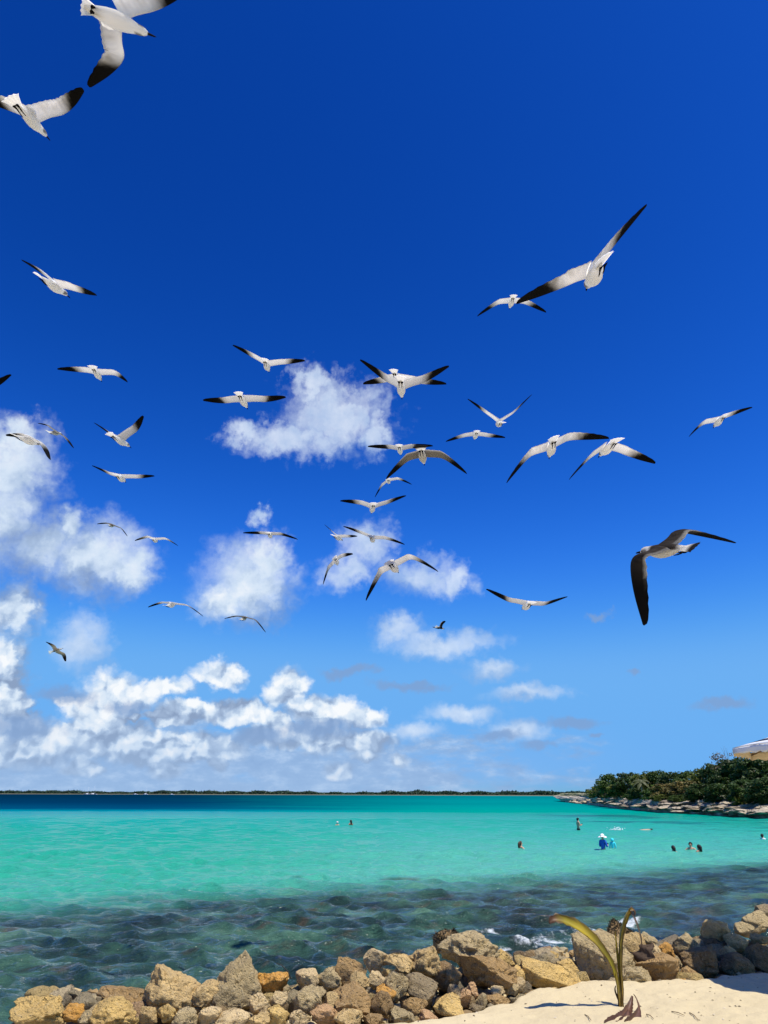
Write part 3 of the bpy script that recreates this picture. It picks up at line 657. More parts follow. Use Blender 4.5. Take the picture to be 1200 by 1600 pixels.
# ------------------------------------------------------------------ beach umbrella at the right edge
m_cv = simple_mat('canvas_white', (0.80, 0.80, 0.78), .8, .2, .05, 8); m_cvb = simple_mat('canvas_black', (0.018, 0.022, 0.035), .7, .2); m_cvv = simple_mat('canvas_beige', (0.62, 0.52, 0.36), .85, .2, .08, 10)
m_pole = simple_mat('umbrella_pole', (0.30, 0.19, 0.10), .5, .4, .25, 30)
corner = at_y(1160, 1167, 7.5)
R_, NP = 1.2, 8; cx, cy = corner[0] + R_ * math.cos(.12), corner[1] + R_ * math.sin(.12) * 0; rz = corner[2]; apex = rz + 0.42
ub = empty('beach_umbrella', (cx, cy, SANDZ)); tag(ub, 'white beach umbrella with a dark stripe at the right edge', 'umbrella')
def rimpt(i, rad=R_): a = math.pi - .22 + 2 * math.pi * i / NP; return np.array((cx + rad * math.cos(a), cy + rad * math.sin(a)))
ubo = np.array((cx, cy, SANDZ))
for i in range(NP):
    a0, a1 = rimpt(i), rimpt(i + 1); n = 9; vs_, idx = [], []
    for r_ in range(n):
        f = r_ / (n - 1)
        for c_ in range(n):
            u = c_ / (n - 1); e = (a0 * (1 - u) + a1 * u); sag = 0.05 * 4 * u * (1 - u) * (f ** 1.5)
            xy = np.array((cx, cy)) * (1 - f) + e * f - (e - np.array((cx, cy))) * sag * .5 * f
            z = apex + (rz - apex) * f - .05 * math.sin(math.pi * f) * .6 + sag * .9 * (1 if f > .2 else 0) * .5
            vs_.append(np.array((*xy, z)) - ubo)
    fc = grid_faces(n, n).tolist(); mi = [1 if ((k_ // (n - 1)) == 6 and (i == 0 or (i == 1 and (k_ % (n - 1)) < 2))) else 0 for k_ in range(len(fc))]
    o = mesh_obj('canopy_panel', vs_, fc, None, ub, mats=[m_cv, m_cvb], midx=mi); sm = o.modifiers.new('t', 'SOLIDIFY'); sm.thickness = .004
    # hanging flap of the panel with a scalloped hem
    vs_ = []; nf = 13
    for r_ in range(4):
        for c_ in range(nf):
            u = c_ / (nf - 1); e = a0 * (1 - u) + a1 * u; sag = 0.05 * 4 * u * (1 - u); e = e - (e - np.array((cx, cy))) * sag * .5 + .008 * math.sin(u * 17 + i + r_) * (r_ / 3)
            z = rz + sag * .45 - .003 - ((.05 if i == 0 else .03 if i in (1, 2) else .075) + .02 * math.sin(u * math.pi) + .010 * math.sin(u * 40 + i)) * r_ / 3
            vs_.append(np.array((*e, z)) - ubo)
    o = mesh_obj('valance', vs_, grid_faces(4, nf), m_cv if i in (0, 1, 2) else m_cvv, ub); sm = o.modifiers.new('t', 'SOLIDIFY'); sm.thickness = .003
    v_, f_ = tube([np.array((cx, cy, apex - .05)) - ubo, np.array((*rimpt(i, R_ * .99), rz - .03)) - ubo], [.009, .007]); mesh_obj('rib', v_, f_, m_pole, ub)
v_, f_ = tube([(0, 0, -.4), (0, 0, 1), (0, 0, apex - SANDZ + .06)], [.022, .022, .02], 10); mesh_obj('pole', v_, f_, m_pole, ub)
v_, f_ = tube([(0, 0, apex - SANDZ - .01), (0, 0, apex - SANDZ + .03), (0, 0, apex - SANDZ + .09), (0, 0, apex - SANDZ + .12)], [.05, .045, .02, .006], 10); mesh_obj('finial', v_, f_, m_pole, ub)

# ------------------------------------------------------------------ gulls
m_gull = vcol_mat('gull_plumage', 0.75, 0.68, 0.15)
WHITE, BLACK, UNDER = np.array((0.93, 0.91, 0.86)), np.array((0.014, 0.013, 0.013)), np.array((0.89, 0.86, 0.80))
def unit(v): v = np.asarray(v, float); return v / np.linalg.norm(v)
def catmull(pts, n):
    pts = np.asarray(pts, float); out = []
    for u in np.linspace(0, 1, n):
        x = u * (len(pts) - 1); i = min(int(x), len(pts) - 2); f = x - i
        p0 = pts[i - 1] if i > 0 else 2 * pts[0] - pts[1]; p1, p2 = pts[i], pts[i + 1]
        p3 = pts[i + 2] if i + 2 < len(pts) else 2 * pts[-1] - pts[-2]
        out.append(0.5 * (2 * p1 + (p2 - p0) * f + (2 * p0 - 5 * p1 + 4 * p2 - p3) * f * f + (3 * p1 - p0 - 3 * p2 + p3) * f ** 3))
    return np.array(out)
def gull(label, body, wl, tl, wr_, tr, f=(0, 1, 0), flat=0.0, span=0.98, mantle=(0.80, 0.79, 0.77), under=1.0, chord=1.0, dl=(0, 0), dr=(0, 0), tail=0.5, blacktip=0.66, legs=True, D=None, upflip=False, wpitch=-.30, bscale=.78, tailband=False):
    """a gull built on its joints: body, wrist and tip of both wings given as photograph positions, laid into the plane of its wings.
    f: flight direction; flat: 0 wings lie across the flight direction, 1 they lie across the line of sight; dl, dr: extra depth of (wrist, tip) in metres"""
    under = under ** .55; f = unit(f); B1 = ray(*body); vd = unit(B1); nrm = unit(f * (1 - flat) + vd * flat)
    if nrm @ vd < 0: nrm = -nrm
    def lay(pt, back):                       # back: sweep towards the tail, as a share of the span at depth 1
        r = ray(*pt); t = (B1 @ nrm) / (r @ nrm); return r * t
    k4 = [lay(q, 0) for q in (wl, tl, wr_, tr)]
    L = np.linalg.norm(k4[0] - B1) + np.linalg.norm(k4[1] - k4[0]) + np.linalg.norm(k4[2] - B1) + np.linalg.norm(k4[3] - k4[2])
    D = D or span / L
    Bc = CAM + B1 * D
    WL, TL, WR, TR = [CAM + q * D for q in k4]
    WL = WL + vd * dl[0]; TL = TL + vd * dl[1]; WR = WR + vd * dr[0]; TR = TR + vd * dr[1]
    lat = (unit(WR - Bc) - unit(WL - Bc)); lat = lat - f * (lat @ f)
    if np.linalg.norm(lat) < 0.2: lat = np.cross(f, (0, 0, 1))
    lat = unit(lat); up = np.cross(lat, f)
    if upflip: up = -up
    vs_, fs_, cs_ = [], [], []
    r = np.random.default_rng(abs(hash((body, tl, tr))) % (2 ** 31))
    # body: rings along the flight axis (y, half width, half height, drop)
    st = [(-.165, .010, .006, .0), (-.14, .020, .013, -.002), (-.10, .032, .026, -.006), (-.05, .044, .041, -.010), (0, .050, .049, -.012), (.045, .049, .049, -.012), (.085, .042, .043, -.008), (.115, .033, .035, -.002), (.135, .0285, .031, .002), (.155, .027, .029, .004), (.175, .022, .023, .003), (.19, .013, .013, .0), (.197, .0075, .0075, -.001), (.215, .006, .0065, -.002), (.232, .0045, .006, -.004), (.245, .001, .0015, -.008)]
    seg = 12; bs = bscale
    st = [(y * bs, w_ * bs, h_ * bs, d_ * bs, y) for (y, w_, h_, d_) in st]
    for (y, w_, h_, d_, yo) in st:
        for j in range(seg):
            an = 2 * math.pi * j / seg; vs_.append(Bc + f * y + lat * (w_ * math.sin(an)) + up * (h_ * math.cos(an) + d_))
            c = WHITE.copy(); top = math.cos(an)
            if -.12 < yo < .1 and top > .45: c = np.array(mantle)
            if .125 < yo < .16 and abs(math.sin(an)) > .7: c = np.array((.22, .21, .2))
            if yo == .175 and abs(math.sin(an)) > .8 and top > -.2: c = np.array((.05, .05, .05))
            if yo > .193: c = np.array((.02, .018, .018))
            cs_.append(c)
    fs_ += [tuple(q) for q in grid_faces(len(st), seg, True)]; fs_.append(tuple(range(seg))[::-1]); n_ = len(st) * seg; fs_.append(tuple(range(n_ - seg, n_)))
    # tail fan
    n0 = len(vs_); nt, nf = 5, 9
    for side in (1, -1):
        for i in range(nt):
            y = -.085 - .115 * i / (nt - 1); hw = (.018 + (.016 + .045 * tail) * i / (nt - 1))
            for j in range(nf):
                u = j / (nf - 1) * 2 - 1; rag = (.006 * (j % 2) + .012 * u * u) * (i == nt - 1)
                vs_.append(Bc + f * (y + rag) + lat * (u * hw) + up * (-.002 - .006 * u * u + side * .002))
                cs_.append(np.array((.03, .028, .028)) if (tailband and i >= nt - 2) else WHITE * (1.0 - .08 * (j % 2)))
    a = grid_faces(nt, nf); fs_ += [tuple(q + n0) for q in a]; fs_ += [tuple(q[::-1] + n0 + nt * nf) for q in a]
    # legs folded under the tail, with webbed feet
    if legs:
        for sx in (-1, 1):
            pts = [Bc + lat * (.013 * sx) + f * y + up * z for y, z in ((-.05, -.036), (-.075, -.034), (-.10, -.028), (-.118, -.02))]
            v_, q_ = tube(pts, [.002, .0035, .0045, .003], 5); n0 = len(vs_); vs_ += v_; fs_ += [tuple(i + n0 for i in t) for t in q_]; cs_ += [np.array((.02, .016, .015))] * len(v_)
            n0 = len(vs_); bp = Bc + lat * (.013 * sx) + f * -.115 + up * -.024
            vs_ += [bp + f * .03, bp - f * .022 + lat * .014, bp - f * .028, bp - f * .022 - lat * .014, bp - up * .007]; fs_ += [(n0, n0 + 1, n0 + 4), (n0 + 1, n0 + 2, n0 + 4), (n0 + 2, n0 + 3, n0 + 4), (n0 + 3, n0, n0 + 4), (n0, n0 + 3, n0 + 2), (n0, n0 + 2, n0 + 1)]; cs_ += [np.array((.02, .016, .015))] * 5
    # wings
    fw = unit(f + np.array((0, 0, wpitch))); NS = 26; tex = 1.0 if D < 6.5 else 0.25
    for sgn, wp, tp in ((-1, WL, TL), (1, WR, TR)):
        sh = Bc + lat * (.012 * sgn) + f * .055 + up * .012
        wpt = wp + f * .075; tpt = tp + f * .01
        mid = sh * .45 + wpt * .55 + f * -.012
        sp = catmull([sh, mid, wpt, wpt * .48 + tpt * .52 + f * .012 + (wpt - (sh + tpt) / 2) * .10, tpt], NS)
        for _ in range(6): sp[1:-1] = .5 * sp[1:-1] + .25 * (sp[:-2] + sp[2:])
        n0 = len(vs_)
        us = (0, .06, .22, .5, .78, 1.0)
        for i in range(NS):
            t = i / (NS - 1); tg = unit(sp[min(i + 1, NS - 1)] - sp[max(i - 1, 0)])
            c0 = -fw + tg * np.interp(t, [0, .45, .75, 1], [.05, .12, .75, 1.5]); cd = unit(c0 - tg * (c0 @ tg) * np.interp(t, [0, .5, 1], [.9, .7, .25]))
            nn = unit(np.cross(cd, tg)) * sgn
            if nn @ up < -0.2 and t < .5: nn = nn
            ch = chord * np.interp(t, [0, .08, .25, .45, .6, .75, .88, .96, 1], [.122, .112, .104, .100, .097, .087, .067, .040, .010]) * (1 + tex * .028 * ((i % 2) - .5) * (1 + t))
            thk = np.interp(t, [0, .3, .7, 1], [.016, .010, .005, .002])
            ring = [(u, 1) for u in us] + [(u, -1) for u in us[-2:0:-1]]
            for (u, sd) in ring:
                prof = thk * (1 if u in (0, 1) else 2.0 * math.sqrt(u) * (1 - u) + .25) * (0 if u in (0, 1) else 1)
                camber = .085 * ch * 4 * u * (1 - u) - .05 * ch * u * u
                vs_.append(sp[i] + cd * (u * ch) + nn * (camber + sd * prof * .6))
                if sd > 0 and u not in (0, 1):
                    c = np.array(mantle) * (1 + tex * .25 * r.normal() * (u > .3)) ; c = c * (1 - np.clip((t - .5) / .2, 0, 1)) + BLACK * np.clip((t - .5) / .2, 0, 1)
                else:
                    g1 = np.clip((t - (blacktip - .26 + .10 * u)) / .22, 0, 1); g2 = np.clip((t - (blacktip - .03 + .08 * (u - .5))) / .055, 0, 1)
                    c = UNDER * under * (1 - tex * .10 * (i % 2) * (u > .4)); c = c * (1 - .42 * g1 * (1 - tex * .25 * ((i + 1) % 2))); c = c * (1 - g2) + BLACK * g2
                    if u == 1.0 and t < blacktip - .06: c = WHITE.copy()
                    if u == 0 and t < .5: c = WHITE * .9
                cs_.append(np.clip(c, .005, .93))
        m_ = 2 * len(us) - 2; ff = grid_faces(NS, m_, True) + n0
        fs_ += [tuple(q) for q in (ff if sgn > 0 else ff[:, ::-1])]; last = n0 + (NS - 1) * m_
        fs_.append(tuple(range(last, last + m_)))
    vs_ = np.array(vs_) - Bc
    o = mesh_obj('gull', vs_, [tuple(int(x) for x in q) for q in fs_], m_gull, cols=np.array(cs_)); o.location = tuple(Bc)
    bm = bmesh.new(); bm.from_mesh(o.data); bmesh.ops.recalc_face_normals(bm, faces=bm.faces); bm.to_mesh(o.data); bm.free()
    tag(o, label, 'gull', 'gulls hovering in the wind'); return o

BRNM = (0.075, 0.062, 0.052)
# label, body, left wrist, left tip, right wrist, right tip
gull('largest gull, belly showing, cut by the top edge of the picture', (178,30), (176,84), (140,136), (222,10), (292,-14), f=(.86,.42,-.02), flat=.9, span=.95, bscale=1.08, chord=1.2, dl=(-.02,.02), dr=(.02,.05))
gull('gull with a fanned tail at the left edge below the largest gull', (48,186), (14,164), (-42,150), (88,166), (130,142), f=(.34,.86,-.05), flat=.6, span=.85, tail=1.0, chord=1.1)
gull('gull banking with one black wing tip raised, upper left sky', (84,446), (64,426), (34,407), (112,449), (150,461), f=(.42,.85,-.02), flat=.25)
gull('level gull with a squared white tail, left above the big cloud', (152,584), (128,577), (90,577), (178,582), (199,597), f=(-.03,1,-.02), tail=.75, dr=(0,.1))
gull('gull of which only a dark wing tip enters at the left edge', (-46,604), (-78,604), (-104,612), (-18,603), (17,586), f=(.1,.9,0), under=.5)
gull('gull with left wing raised and right wing level above the middle cloud', (417,571), (396,556), (364,540), (444,565), (476,564), f=(0,1,.1))
gull('gull with flat outstretched dark wings left of the middle cloud', (380,626), (350,625), (318,626), (412,623), (446,621), f=(.12,1,-.04), under=.6, blacktip=.56)
gull('gull with raised V wings in front of its overlapping partner', (627,606), (604,590), (563,563), (660,592), (701,573), f=(.06,1,-.05), under=.62, blacktip=.62)
gull('gull with level wings behind the raised V wings of another', (620,592), (600,592), (568,600), (656,594), (697,600), f=(.22,1,-.1), span=1.02)
gull('small gull holding its wings in a clear V, right of centre', (780,661), (760,645), (731,624), (804,645), (831,617), f=(0,1,.42))
gull('gull with gently drooping wings just below the V-winged gull', (743,680), (723,681), (697,690), (762,680), (789,684), f=(0,1,.05), under=.7)
gull('white gull with wings arched down, left one of the right-hand pair', (861,700), (828,708), (792,754), (893,681), (951,685), f=(.1,1,-.08), blacktip=.66, span=1.08)
gull('white gull with drooping wings, right one of the right-hand pair', (949,700), (926,712), (890,749), (982,705), (1023,724), f=(-.18,1,-.02), tail=.9)
gull('lone gull near the right edge with arched wings', (1123,658), (1101,660), (1077,682), (1140,648), (1175,637), f=(.02,1,.0), tail=.3)
gull('long-winged white gull, the biggest on the right, wings stretched diagonally', (928,428), (888,438), (808,474), (955,386), (1010,322), f=(.05,1,.24), blacktip=.64, span=.86, chord=1.0, wpitch=-.4)
gull('small gull partly hidden by the black wing tip of the biggest right gull', (799,472), (778,472), (746,494), (822,471), (853,488), f=(0,1,.1), D=10.5)
gull('gull with level dark wings above the brown-winged gull', (625,703), (605,698), (575,698), (646,697), (676,697), f=(.10,1,0), under=.42, blacktip=.5)
gull('brown-winged gull with a black tail band and arched wings', (660,712), (634,716), (604,748), (692,711), (729,740), f=(.16,1,-.1), under=.36, mantle=BRNM, tailband=True, tail=.9)
gull('small gull tilted down under the wing of the brown-winged gull', (607,752), (596,759), (586,777), (622,748), (643,757), f=(.1,1,.1), under=.8)
gull('gull with spread straight wings above the small middle cloud', (582,794), (563,785), (532,783), (604,785), (634,775), f=(-.1,1,-.05), under=.6)
gull('small gull with one wing up, left in the tight lower group', (528,840), (521,834), (507,820), (541,838), (558,838), f=(.45,.9,0), under=.7, D=13.5)
gull('gull gliding with straight sloping wings above the small middle cloud', (582,842), (563,832), (537,823), (603,841), (632,851), f=(.12,1,.05), under=.6)
gull('small pale gull banking steeply at the left of the middle cloud', (525,877), (512,889), (505,913), (535,868), (551,866), f=(.1,1,-.06), under=.85, D=11.5)
gull('gull with long drooping wings right in front of the small middle cloud', (615,886), (593,894), (572,938), (641,870), (684,893), f=(.28,.95,-.03), blacktip=.7, under=.85)
gull('gull gliding level over the top of the round white cloud', (422,836), (405,833), (380,833), (440,835), (465,843), f=(.02,1,.05), under=.45, blacktip=.5)
gull('gull in shallow glide left of the round white cloud', (267,945), (251,943), (232,949), (290,947), (317,963), f=(.2,1,.28), under=.5)
gull('gull with dark wings crossing the base of the round white cloud', (381,966), (368,964), (351,967), (398,970), (415,988), f=(.25,1,.34), under=.35, mantle=(.2,.19,.17))
gull('gull with broad raised dark wing tips right of centre, flying low', (823,946), (797,938), (760,921), (853,944), (886,933), f=(-.12,1,0), under=.55, blacktip=.58)
gull('big dark-backed gull seen from above at the right, one wing hanging', (1038,858), (1003,872), (1006,977), (1072,828), (1152,848), f=(-.50,.80,.16), flat=.6, span=.92, wpitch=0, under=.06, mantle=BRNM, chord=1.05, dl=(-.05,.06), dr=(.02,.12), tailband=True)
gull('tiny dark far-off gull above the elongated small cloud', (688,981), (690,974), (696,971), (682,982), (676,980), f=(.8,.5,-.1), flat=.4, D=24, under=.1, mantle=(.03,.03,.03), legs=False)
gull('small tan-backed gull low at the left, seen from above', (88,1016), (82,1010), (72,1003), (97,1022), (103,1033), f=(.65,.45,.35), flat=.7, mantle=(.36,.29,.2), D=20, legs=False)
gull('gull flapping with one broad dark wing raised, left sky', (188,688), (172,679), (147,661), (207,670), (224,651), f=(.4,.9,-.06), under=.5, blacktip=.6)
gull('gull gliding with upturned left wing below the flapping one', (189,747), (170,740), (144,728), (213,745), (241,744), f=(.06,1,.08), under=.75)
gull('gull banked edge-on over the upper left cloud, right one of two', (86,676), (74,666), (60,662), (100,684), (115,700), f=(.3,.9,.3), flat=.3, under=.6, mantle=(.3,.28,.24), D=13)
gull('gull with thin curved wings at the far left over the cloud', (44,687), (34,681), (10,681), (62,694), (78,718), f=(.5,.85,.05), under=.8)
gull('small gull gliding over the lower left cloud, dark wings drooping', (174,821), (165,818), (152,819), (188,826), (199,838), f=(.2,1,.25), under=.35, mantle=(.25,.2,.15))
gull('small pale gull with curved wings right of the lower left cloud', (242,844), (230,839), (211,845), (258,842), (278,853), f=(.03,1,.1), under=.95, blacktip=.8)

# ------------------------------------------------------------------ headland with low limestone ledges
wl_px = [(884, 1253.4), (900, 1255.2), (930, 1258), (965, 1263), (1010, 1267), (1040, 1270), (1100, 1272.5), (1150, 1276), (1200, 1279), (1300, 1284), (1500, 1296)]
WLN = np.array([at_z(x, y, 0.0)[:2] for x, y in wl_px])
def wl_at(px): return np.array([np.interp(px, [q[0] for q in wl_px], WLN[:, i]) for i in (0, 1)])
m_ledge, gg, b = new_mat('ledge_ground')
pos = gg.node('ShaderNodeNewGeometry').outputs['Position']; pz_ = gg.sep(pos)[2]
n1 = gg.noise(pos, 0.35, 6, 0.65); n2 = gg.noise(pos, 2.5, 5, 0.7)
c = gg.mix(gg.ss(n1, .42, .6), (0.62, 0.52, 0.37), (0.36, 0.33, 0.27)); c = gg.mix(gg.m('MULTIPLY', gg.ss(n2, .5, .35), .7), c, (0.07, 0.062, 0.05))
c = gg.mix(gg.m('MULTIPLY', gg.ss(pz_, 1.9, 2.3), gg.ss(n1, .38, .5)), c, (0.10, 0.12, 0.035))
gg.put(b.inputs['Base Color'], c); b.inputs['Roughness'].default_value = .95
bm_ = gg.node('ShaderNodeBump'); bm_.inputs['Distance'].default_value = .3; gg.put(bm_.inputs['Height'], n2); gg.l.new(bm_.outputs[0], b.inputs['Normal'])
na, nb = 150, 26; vs_ = []
pxs = np.linspace(884, 1500, na); offs = np.concatenate([[-3, -.6, 0, .25], np.linspace(.8, 12, 14), np.linspace(15, 160, 8)])
for p_ in pxs:
    w0 = wl_at(p_); d = unit(np.array((w0[0] * .35 + 12, w0[1])))         # inland direction
    tip = np.interp(p_, [884, 905, 950], [.12, .6, 1])
    for o_ in offs:
        q = w0 + d * o_ * (tip if o_ > 0 else 1)
        z = np.interp(o_, [-3, -.6, 0, .25, 1.5, 6, 12, 60, 160], [-1.5, -.5, .0, .55, .95, 1.7, 2.15, 2.7, 3.2]) * (tip if o_ > 0 else 1)
        vs_.append((q[0], q[1], z))
vs_ = np.array(vs_); vs_[:, 2] += .28 * fbm(vs_ * .45, 4, 61) * (vs_[:, 2] > .05); vs_[:, :2] += .5 * np.stack([fbm(vs_ * .5 + 9, 3, 4), fbm(vs_ * .5 + 31, 3, 8)], 1)
hl = mesh_obj('headland', vs_, grid_faces(na, len(offs)), m_ledge, smooth=False); tag(hl, kind='structure')
# ledge slabs
lr = np.random.default_rng(12)
ledge_meshes = []
for k in range(7):
    V_, Fc = rock_shape(7000 + k, 4, 0, 1.7); V_[:, 2] = np.where(V_[:, 2] > 0, V_[:, 2], V_[:, 2] * .6)
    ledge_meshes.append((V_, Fc))
led_me = []
for k, (V_, Fc) in enumerate(ledge_meshes):
    o = mesh_obj('ledge_rock', V_, Fc, m_rock); led_me.append(o.data); bpy.data.objects.remove(o)
LC = [(.46, .40, .30), (.34, .29, .22), (.60, .49, .33), (.24, .20, .155), (.54, .46, .34)]
for i in range(150):
    p_ = lr.uniform(890, 1205); o_ = abs(lr.normal(0, 2.6)) if i % 3 else lr.uniform(0, .9)
    w0 = wl_at(p_); d = unit(np.array((w0[0] * .35 + 12, w0[1]))); q = w0 + d * o_
    z = np.interp(o_, [0, .25, 1.5, 6, 12], [.2, .6, .95, 1.7, 2.1]) * np.interp(p_, [884, 905, 950], [.3, .7, 1])
    o = bpy.data.objects.new('ledge_rock', led_me[i % 7]); C.objects.link(o); o.location = (q[0], q[1], z)
    sx = lr.uniform(.7, 2.6); o.scale = (sx, sx * lr.uniform(.5, .8), lr.uniform(.16, .42)); o.rotation_euler = (lr.uniform(-.08, .08), lr.uniform(-.08, .08), lr.uniform(-.6, .6)); ci = int(lr.integers(0, 5)); o.color = (*LC[ci], 1)
    tag(o, 'flat ' + ['light grey', 'grey', 'pale sandy', 'dark grey', 'whitish'][ci] + ' weathered limestone slab on the rocky shore below the headland trees', 'rock', 'limestone slabs along the headland shore')

# ------------------------------------------------------------------ trees
m_fol, gg, b = new_mat('foliage')
at_ = gg.node('ShaderNodeAttribute', attribute_name='Col'); oi = gg.node('ShaderNodeObjectInfo')
cc = gg.mix(1.0, at_.outputs['Color'], oi.outputs['Color'], 'MULTIPLY'); gg.put(b.inputs['Base Color'], cc); b.inputs['Roughness'].default_value = .55; b.inputs['Specular IOR Level'].default_value = .3
tr = gg.node('ShaderNodeBsdfTranslucent'); gg.put(tr.inputs[0], cc); mx = gg.node('ShaderNodeMixShader'); mx.inputs[0].default_value = .22
gg.l.new(b.outputs[0], mx.inputs[1]); gg.l.new(tr.outputs[0], mx.inputs[2]); gg.l.new(mx.outputs[0], gg.n['Material Output'].inputs[0])
m_bark = simple_mat('bark', (.17, .135, .10), .9, .2, .4, 4)
def crown_mesh(seed, n_clump, per, leaf, flat=.75, spread=1.0):
    """leaf-sized faces on clumps spread through a unit crown (x, y in -1..1, z in 0..1.5)"""
    r = np.random.default_rng(seed); vs_, fs_, cs_ = [], [], []
    for k in range(n_clump):
        a = r.uniform(0, 6.28); h = r.uniform(.12, 1.35); rad = spread * math.sqrt(max(.05, 1 - ((h - .6) / .85) ** 2)) * math.sqrt(r.uniform(.15, 1))
        cpt = np.array((rad * math.cos(a), rad * math.sin(a), h)); cr_ = r.uniform(.16, .34); br = r.uniform(.7, 1.25)
        d = r.normal(size=(per, 3)); d /= np.linalg.norm(d, axis=1)[:, None]; rr = cr_ * r.uniform(.55, 1.05, per) ** .6
        P = cpt + d * rr[:, None] * np.array((1, 1, flat))
        for i in range(per):
            nrm = d[i] * .7 + r.normal(size=3) * .6 + np.array((0, 0, .5)); nrm /= np.linalg.norm(nrm); t = np.cross(nrm, r.normal(size=3)); t /= np.linalg.norm(t); s_ = np.cross(nrm, t)
            L = leaf * r.uniform(.6, 1.3); wd = L * .5; n0 = len(vs_)
            vs_ += [P[i] - t * L, P[i] + s_ * wd, P[i] + t * L, P[i] - s_ * wd]; fs_.append((n0, n0 + 1, n0 + 2, n0 + 3))
            cv = np.array((1, 1, 1)) * br * r.uniform(.75, 1.3) * np.array((r.uniform(.85, 1.25), 1, r.uniform(.7, 1.1))); cs_ += [cv] * 4
    o = mesh_obj('crown', vs_, fs_, m_fol, smooth=False, cols=cs_); me = o.data; bpy.data.objects.remove(o); return me
def trunk_mesh(seed, bend=.2, limbs=5, bare=False):
    r = np.random.default_rng(seed); vs_, fs_ = [], []
    def add(path, rad):
        v_, f_ = tube(path, rad, 6); n0 = len(vs_); vs_.extend(v_); fs_.extend([tuple(j + n0 for j in q) for q in f_])
    top = np.array((r.uniform(-bend, bend), r.uniform(-bend, bend), .75))
    mid = top * .5 + np.array((r.uniform(-.08, .08), r.uniform(-.08, .08), 0))
    add([np.zeros(3) - np.array((0, 0, .1)), mid, top], [.075, .055, .035])
    for k in range(limbs):
        u = r.uniform(.35, 1); st = top * u; a = 6.28 * k / limbs + r.uniform(-.5, .5); L = r.uniform(.4, .8)
        e = st + np.array((math.cos(a) * L, math.sin(a) * L, L * r.uniform(.5, 1.1))); m2 = st * .5 + e * .5 + np.array((0, 0, .06))
        add([st, m2, e], [.035, .024, .010])
        for q in range(7 if bare else 2):
            u2 = r.uniform(.35, 1); s2 = st * (1 - u2) + e * u2; e2 = s2 + r.normal(size=3) * .16 + np.array((0, 0, .14)); add([s2, e2], [.013, .004])
            if bare:
                for q2 in range(4): e3 = e2 + r.normal(size=3) * .12 + np.array((0, 0, .05)); add([s2 * .3 + e2 * .7, e3], [.006, .002])
    o = mesh_obj('trunk', vs_, fs_, m_bark); me = o.data; bpy.data.objects.remove(o); return me
crowns = [crown_mesh(30 + k, 64, 80, .075) for k in range(5)]
loose = crown_mesh(50, 22, 40, .05, spread=1.05)
trunks = [trunk_mesh(60 + k) for k in range(4)]; bare_trunk = trunk_mesh(71, .2, 8, True)
def ground_at(px, back):
    w0 = wl_at(px); d = unit(np.array((w0[0] * .35 + 12, w0[1]))); q = w0 + d * back
    return np.array((q[0], q[1], np.interp(back, [0, 1.5, 6, 12, 60, 160], [0, .95, 1.7, 2.15, 2.7, 3.2])))
def tree(name, label, px, top_py, back, wpx, col, cm, tm, group, crown_low=.12):
    for it in range(3):      # find the spot inland whose column in the photograph is px
        pass
    # walk along the shore until the spot `back` metres inland lies in the column px
    best = min(np.arange(875, 1420, 1.0), key=lambda s: abs((lambda g_: 600 + F * ((g_ - CAM) @ RIGHT) / ((g_ - CAM) @ FWD))(ground_at(s, back)) - px))
    g_ = ground_at(best, back); top = at_y(px, top_py, g_[1]); H = max(1.2, top[2] - g_[2]); k = ((g_ - CAM) @ FWD) / F; W_ = wpx * k / 2
    root = empty(name, g_); tag(root, label, 'tree' if 'tree' in name or 'palm' in name else 'shrub', group)
    r = random.Random(int(px * 7 + back))
    c_ = bpy.data.objects.new('crown', cm); C.objects.link(c_); c_.parent = root; c_.scale = (W_, W_ * .9, H * (1 - crown_low) / 1.55); c_.location = (0, 0, H * crown_low - .1); c_.rotation_euler[2] = r.uniform(0, 6.28); c_.color = (*col, 1)
    t_ = bpy.data.objects.new('trunk', tm); C.objects.link(t_); t_.parent = root; s_ = H * .62; t_.scale = (W_ * .75, W_ * .75, s_); t_.rotation_euler[2] = r.uniform(0, 6.28)
    return root
DKG, MDG, OLG, BRG, YLG = (.036, .070, .012), (.062, .11, .018), (.11, .14, .022), (.17, .145, .04), (.17, .21, .03)
